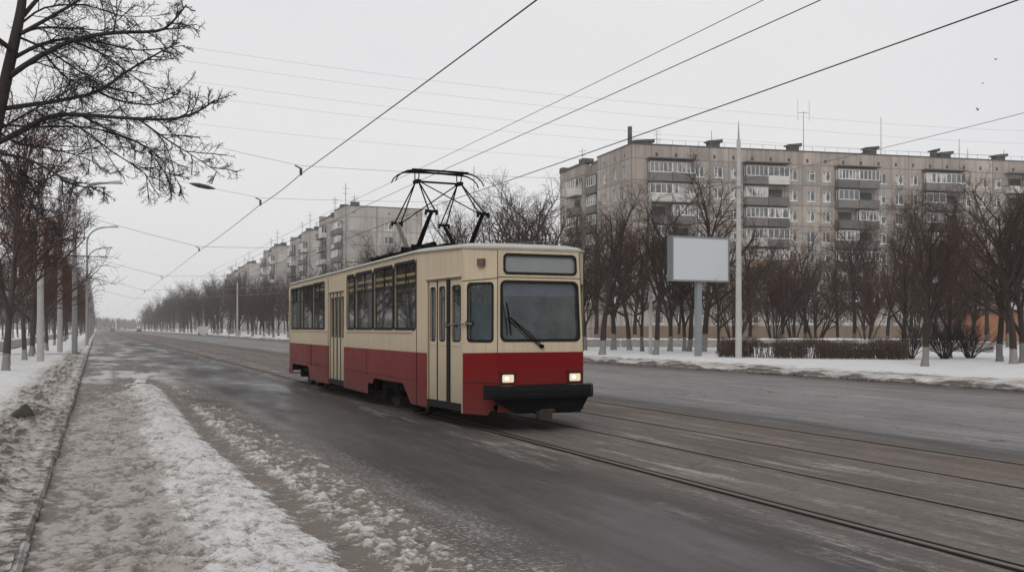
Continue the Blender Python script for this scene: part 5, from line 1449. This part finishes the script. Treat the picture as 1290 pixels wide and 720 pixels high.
bp = gp(879.5, 452.5)
BB = thing('billboard', 'blank pale grey billboard on a single square steel post', 'billboard', (bp.x, bp.y, 0), 0.0)
mb = MB(); mb.box(-.15, .15, -.13, .13, 0, 4.2); mb.box(-.32, .32, -.3, .3, 0, .16); mb.build('post', M['billpole'], BB)
x0, x1, z0, z1 = -1.78, 1.78, 4.15, 6.48
mb = MB()
mb.box(x0, x1, -.24, .24, z0, z1)
for a_, b2, c_, d_ in ((x0 - .03, x1 + .03, z0 - .03, z0 + .06), (x0 - .03, x1 + .03, z1 - .06, z1 + .03), (x0 - .03, x0 + .05, z0 + .06, z1 - .06), (x1 - .05, x1 + .03, z0 + .06, z1 - .06)):
    mb.box(a_, b2, -.285, -.243, c_, d_)
mb.build('frame', M['billframe'], BB)
mb = MB(); mb.box(x0 + .05, x1 - .05, -.262, -.245, z0 + .06, z1 - .06); mb.build('blank_face', M['billboard'], BB)

# small pale van and dark cars far down the road
def car(p, rz, label, mat, van=False):
    root = thing('van' if van else 'car', label, 'van' if van else 'car', (p.x, p.y, 0), rz)
    mb = MB(); Lc, Wc = (4.8, 1.9) if van else (4.3, 1.7)
    prof = [(-Lc/2, .35), (Lc/2, .35), (Lc/2, 1.1), (Lc/2 - .5, 2.0), (-Lc/2, 2.1)] if van else [(-Lc/2, .35), (Lc/2, .35), (Lc/2, .8), (Lc/2 - 1.1, .92), (Lc/2 - 1.8, 1.42), (-Lc/2 + .7, 1.42), (-Lc/2, .95)]
    n = len(prof); vs = [(-Wc/2, y, z) for y, z in prof] + [(Wc/2, y, z) for y, z in prof]
    mb.add(vs, [tuple(range(n)), tuple(range(2*n-1, n-1, -1))] + [(i, n+i, n+(i+1)%n, (i+1)%n) for i in range(n)])
    mb.build('car_body', mat, root)
    for sx in (-1, 1):
        for y in (-Lc*.3, Lc*.3):
            w = MB(); w.cyl((sx * (Wc/2 - .18), y, .32), (sx * (Wc/2 + .01), y, .32), .32, .32, 12); w.build('wheel', M['rubber'], root)
car(Vector((23.0, 236, 0)), 0, 'pale van parked far off by the far kerb beside a pole', M['carwhite'], True)
car(Vector((15.0, 395, 0)), 0, 'dark car far down the road, farther than the pale van', M['cardark'])
car(Vector((6.5, 470, 0)), math.pi, 'tiny dark car at the hazy end of the road', M['cardark'])

# birds
for i, (px, py, s, lab) in enumerate([(1255, 75, .17, 'highest of three tiny dark birds in the sky above the long block'), (1238.5, 105, .13, 'smallest bird, between the highest and the lowest one'), (1232, 138.5, .18, 'lowest of the three tiny birds, wings folded upright')]):
    p = pt(px, py, 55); mb = MB()
    mb.tube([(0, -.5*s, 0), (0, -.3*s, .02*s), (0, 0, 0), (0, .35*s, 0), (0, .55*s, -.02*s)], [.03*s, .12*s, .16*s, .10*s, .05*s], 8)
    up = .75 if i == 2 else .25
    for sx in (-1, 1):
        mb.add([(sx*.1*s, -.2*s, .05*s), (sx*.1*s, .2*s, .05*s), (sx*.9*s, .15*s, up*s), (sx*.55*s, -.15*s, up*.8*s), (sx*.1*s, -.2*s, .08*s), (sx*.1*s, .2*s, .08*s), (sx*.9*s, .15*s, (up+.02)*s), (sx*.55*s, -.15*s, (up*.8+.03)*s)],
               [(0,1,2,3),(7,6,5,4),(0,3,7,4),(3,2,6,7),(2,1,5,6)])
    o = mb.build('bird', M['bird'], None, p); tag(o, lab, 'bird')

# ------------------------------------------------------------------ overhead wires
def sagline(a, b_, sag, n=14):
    return [a.lerp(b_, i / n) - Vector((0, 0, sag * 4 * (i / n) * (1 - i / n))) for i in range(n + 1)]
def wire(name, spans, r, label, cat, mat='wire', group=None):
    mb = MB()
    for P in spans: mb.tube(P, r, 5, 0, False)
    o = mb.build(name, M[mat]); return tag(o, label, cat, group)
V = Vector
def running(x, z, ys, sag):
    return [sagline(V((x, a, z)), V((x, b_, z)), sag, 10) for a, b_ in zip(ys[:-1], ys[1:])]
ys0 = [-6, 25.7, 32.6, 53.5, 85, 117, 150, 184, 220, 260, 300, 345, 390]
W1 = thing('overhead_wire', 'thick black overhead wire above the wet lane, left of the pantograph', 'overhead wire', (0, 0, 0))
mb = MB()
for P in running(5.02, 5.80, ys0, .05): mb.tube(P, .0108, 5, 0, False)
mb.build('cable', M['wire'], W1)
for y in ys0[1:6]:
    c = MB(); c.box(4.99, 5.05, y - .05, y + .05, 5.77, 5.95); c.tube([(5.02, y, 5.95), (4.86, y, 6.02)], .02, 5); c.build('clamp', M['insul'], W1)
wire('overhead_wire', running(6.67, 4.985, [-6, 19.1, 60, 100, 150, 200, 260, 320, 390], .02), .0058, 'contact wire touching the collector strip of the pantograph', 'overhead wire')
wire('overhead_wire', running(6.66, 5.30, [-6, 30, 60, 100, 150, 200, 260, 320, 390], .06), .0046, 'thin carrier wire just above the contact wire of the pantograph', 'overhead wire')
wire('overhead_wire', running(10.4, 5.8, [-6, 33, 66, 100, 150, 200, 260, 320, 390], .10), .0108, 'thick overhead wire over the empty track, crossing in front of the long block roof', 'overhead wire')
# cross spans between the verges
def cross(y, zl, zc, zr, label, mat='farwire', r=.0052):
    P = sagline(V((-2.4, y, zl)), V((5.02, y, zc)), .06, 8) + sagline(V((5.02, y, zc)), V((28.5, y + 1.0, zr)), .25, 16)[1:]
    return wire('span_wire', [P], r, label, 'span wire', mat)
cross(25.7, 7.35, 6.02, 7.3, 'thin span wire crossing the road through the first clamp of the thick left wire')
o2 = cross(32.6, 7.35, 6.02, 7.6, 'thin span wire with the dark spindle, through the second clamp of the thick left wire')
cross(53.5, 7.9, 6.02, 7.4, 'thin span wire through the third clamp of the thick left wire', 'farwire', .011)
cross(85, 8.0, 6.02, 7.4, 'thin span wire crossing the road at mid distance', 'farwire', .014)
cross(117, 8.0, 6.02, 7.4, 'faint span wire crossing the road far behind the tram', 'farwire', .016)
cross(150, 8.0, 6.02, 7.4, 'faintest span wire crossing the road near the vanishing point', 'farwire', .018)
P = sagline(V((-2.4, 32.6, 7.35)), V((5.02, 32.6, 6.02)), .06, 40)
ins = MB()
best = min(range(len(P)), key=lambda i: abs(((P[i].x * CT - P[i].y * ST) / (P[i].x * ST + P[i].y * CT)) * F + CX - 254))
dirv = (P[best + 1] - P[best - 1]).normalized(); c0 = P[best]
ins.tube([c0 - dirv * .42, c0 - dirv * .28, c0 - dirv * .12, c0 + dirv * .15, c0 + dirv * .30, c0 + dirv * .42], [.012, .05, .075, .07, .045, .012], 8)
tag(ins.build('insulator', M['insul']), 'dark spindle-shaped insulator hanging in the span wire below the tree branches', 'insulator')
wire('span_wire', [sagline(pt(1345, 128, 33), pt(860, 242, 60), .15, 20)], .011, 'long slack cable from the right edge falling across the front of the long block', 'span wire')
for i, (l, m_, r_) in enumerate([((228, 58), (700, 119), (1180, 160)), ((222, 75), (700, 135), (1180, 176)), ((220, 99), (700, 157), (1160, 192)), ((250, 121), (700, 171), (1100, 196)), ((240, 155), (700, 198), (1000, 214))]):
    D_ = 92 + 4 * i
    P = [pt(l[0] - 150, l[1] - 24, D_ - 8), pt(*l, D_), pt((l[0] + m_[0]) / 2, (l[1] + m_[1]) / 2 + 3, D_ + 6), pt(*m_, D_ + 12), pt((r_[0] + m_[0]) / 2, (r_[1] + m_[1]) / 2 + 2, D_ + 16), pt(*r_, D_ + 20), pt(r_[0] + 200, r_[1] + 8, D_ + 24)]
    wire('power_line', [smooth(P, 4)], .011, ('faint power line crossing the sky, uppermost of the five', 'faint power line crossing the sky, second from the top', 'faint power line crossing the sky, third from the top', 'faint power line crossing the sky, fourth from the top', 'faint power line crossing the sky, lowest of the five')[i], 'power line', 'farwire')
# ------------------------------------------------------------------ air, sky, sun, camera
hz = MB(); hz.box(-1500, 1500, -280, 1500, -1.2, 40.0)
hm_ = bpy.data.materials.new('haze_air'); hm_.use_nodes = True
nt = hm_.node_tree; nt.nodes.remove(nt.nodes['Principled BSDF'])
vol = nt.nodes.new('ShaderNodeVolumePrincipled'); vol.inputs['Color'].default_value = (.955, .955, .955, 1); vol.inputs['Density'].default_value = HAZE
vol.inputs['Anisotropy'].default_value = .15
nt.links.new(vol.outputs[0], nt.nodes['Material Output'].inputs['Volume'])
tag(hz.build('haze', hm_), kind='stuff')

W = bpy.data.worlds.new('World'); SC.world = W; W.use_nodes = True
nt = W.node_tree; bg = nt.nodes['Background']
SUN_EL, SUN_AZ = math.radians(38), math.radians(215)       # a bright area of cloud behind the camera
sky = nt.nodes.new('ShaderNodeTexSky'); sky.sky_type = 'NISHITA'; sky.sun_disc = False
sky.sun_elevation = SUN_EL; sky.sun_rotation = SUN_AZ; sky.dust_density = 4.0
bw = nt.nodes.new('ShaderNodeHueSaturation'); bw.inputs['Saturation'].default_value = .10
nt.links.new(sky.outputs[0], bw.inputs['Color'])
tc = nt.nodes.new('ShaderNodeTexCoord'); mp = nt.nodes.new('ShaderNodeMapping'); mp.inputs['Scale'].default_value = (1.2, 1.2, 3.5)
nz = nt.nodes.new('ShaderNodeTexNoise'); nz.inputs['Scale'].default_value = 1.4; nz.inputs['Detail'].default_value = 4.0
nt.links.new(tc.outputs['Generated'], mp.inputs[0]); nt.links.new(mp.outputs[0], nz.inputs['Vector'])
cr = nt.nodes.new('ShaderNodeValToRGB')
cr.color_ramp.elements[0].position = .3; cr.color_ramp.elements[0].color = (CLOUD * .95, CLOUD * .955, CLOUD * .98, 1)
cr.color_ramp.elements[1].position = .7; cr.color_ramp.elements[1].color = (CLOUD * 1.03, CLOUD * 1.025, CLOUD * 1.035, 1)
mul = nt.nodes.new('ShaderNodeVectorMath'); mul.operation = 'SCALE'; mul.inputs['Scale'].default_value = 1.0
nt.links.new(nz.outputs['Fac'], cr.inputs[0])
nt.links.new(cr.outputs[0], mul.inputs[0])
mx = nt.nodes.new('ShaderNodeMix'); mx.data_type = 'RGBA'; mx.inputs[0].default_value = .88      # overcast: cloud deck over the clear sky
nt.links.new(bw.outputs[0], mx.inputs[6]); nt.links.new(mul.outputs[0], mx.inputs[7])
nt.links.new(mx.outputs[2], bg.inputs['Color']); bg.inputs['Strength'].default_value = .10

sl = bpy.data.lights.new('sun', 'SUN'); sl.energy = 1.0; sl.angle = math.radians(25); sl.color = (1.0, .97, .93)
so = bpy.data.objects.new('sun', sl); COL.objects.link(so)
dv = Vector((math.sin(SUN_AZ) * math.cos(SUN_EL), math.cos(SUN_AZ) * math.cos(SUN_EL), math.sin(SUN_EL)))
so.rotation_euler = dv.to_track_quat('Z', 'Y').to_euler()

cam = bpy.data.cameras.new('camera'); co_ = bpy.data.objects.new('camera', cam); COL.objects.link(co_)
cam.sensor_width = 36.0; cam.lens = 36.0 * F / 1290.0
cam.shift_y = (HY - 360.0) / 1290.0
cam.clip_start = .1; cam.clip_end = 4000
co_.location = (0, 0, H); co_.rotation_euler = (math.pi / 2, 0, -TH)
SC.camera = co_
SC.view_settings.view_transform = 'Standard'; SC.view_settings.look = 'None'
SC.view_settings.exposure = EXPO; SC.view_settings.gamma = 1.0
try: SC.view_settings.use_curve_mapping = False
except Exception: pass
cy = SC.cycles
cy.use_denoising = True
try: cy.denoising_prefilter = 'NONE'
except Exception: pass
try: cy.denoiser = 'OPENIMAGEDENOISE'
except Exception: pass
cy.max_bounces = 8; cy.diffuse_bounces = 3; cy.glossy_bounces = 3; cy.transparent_max_bounces = 16; cy.volume_bounces = 1
cy.use_adaptive_sampling = False
cy.sample_clamp_indirect = 4.0
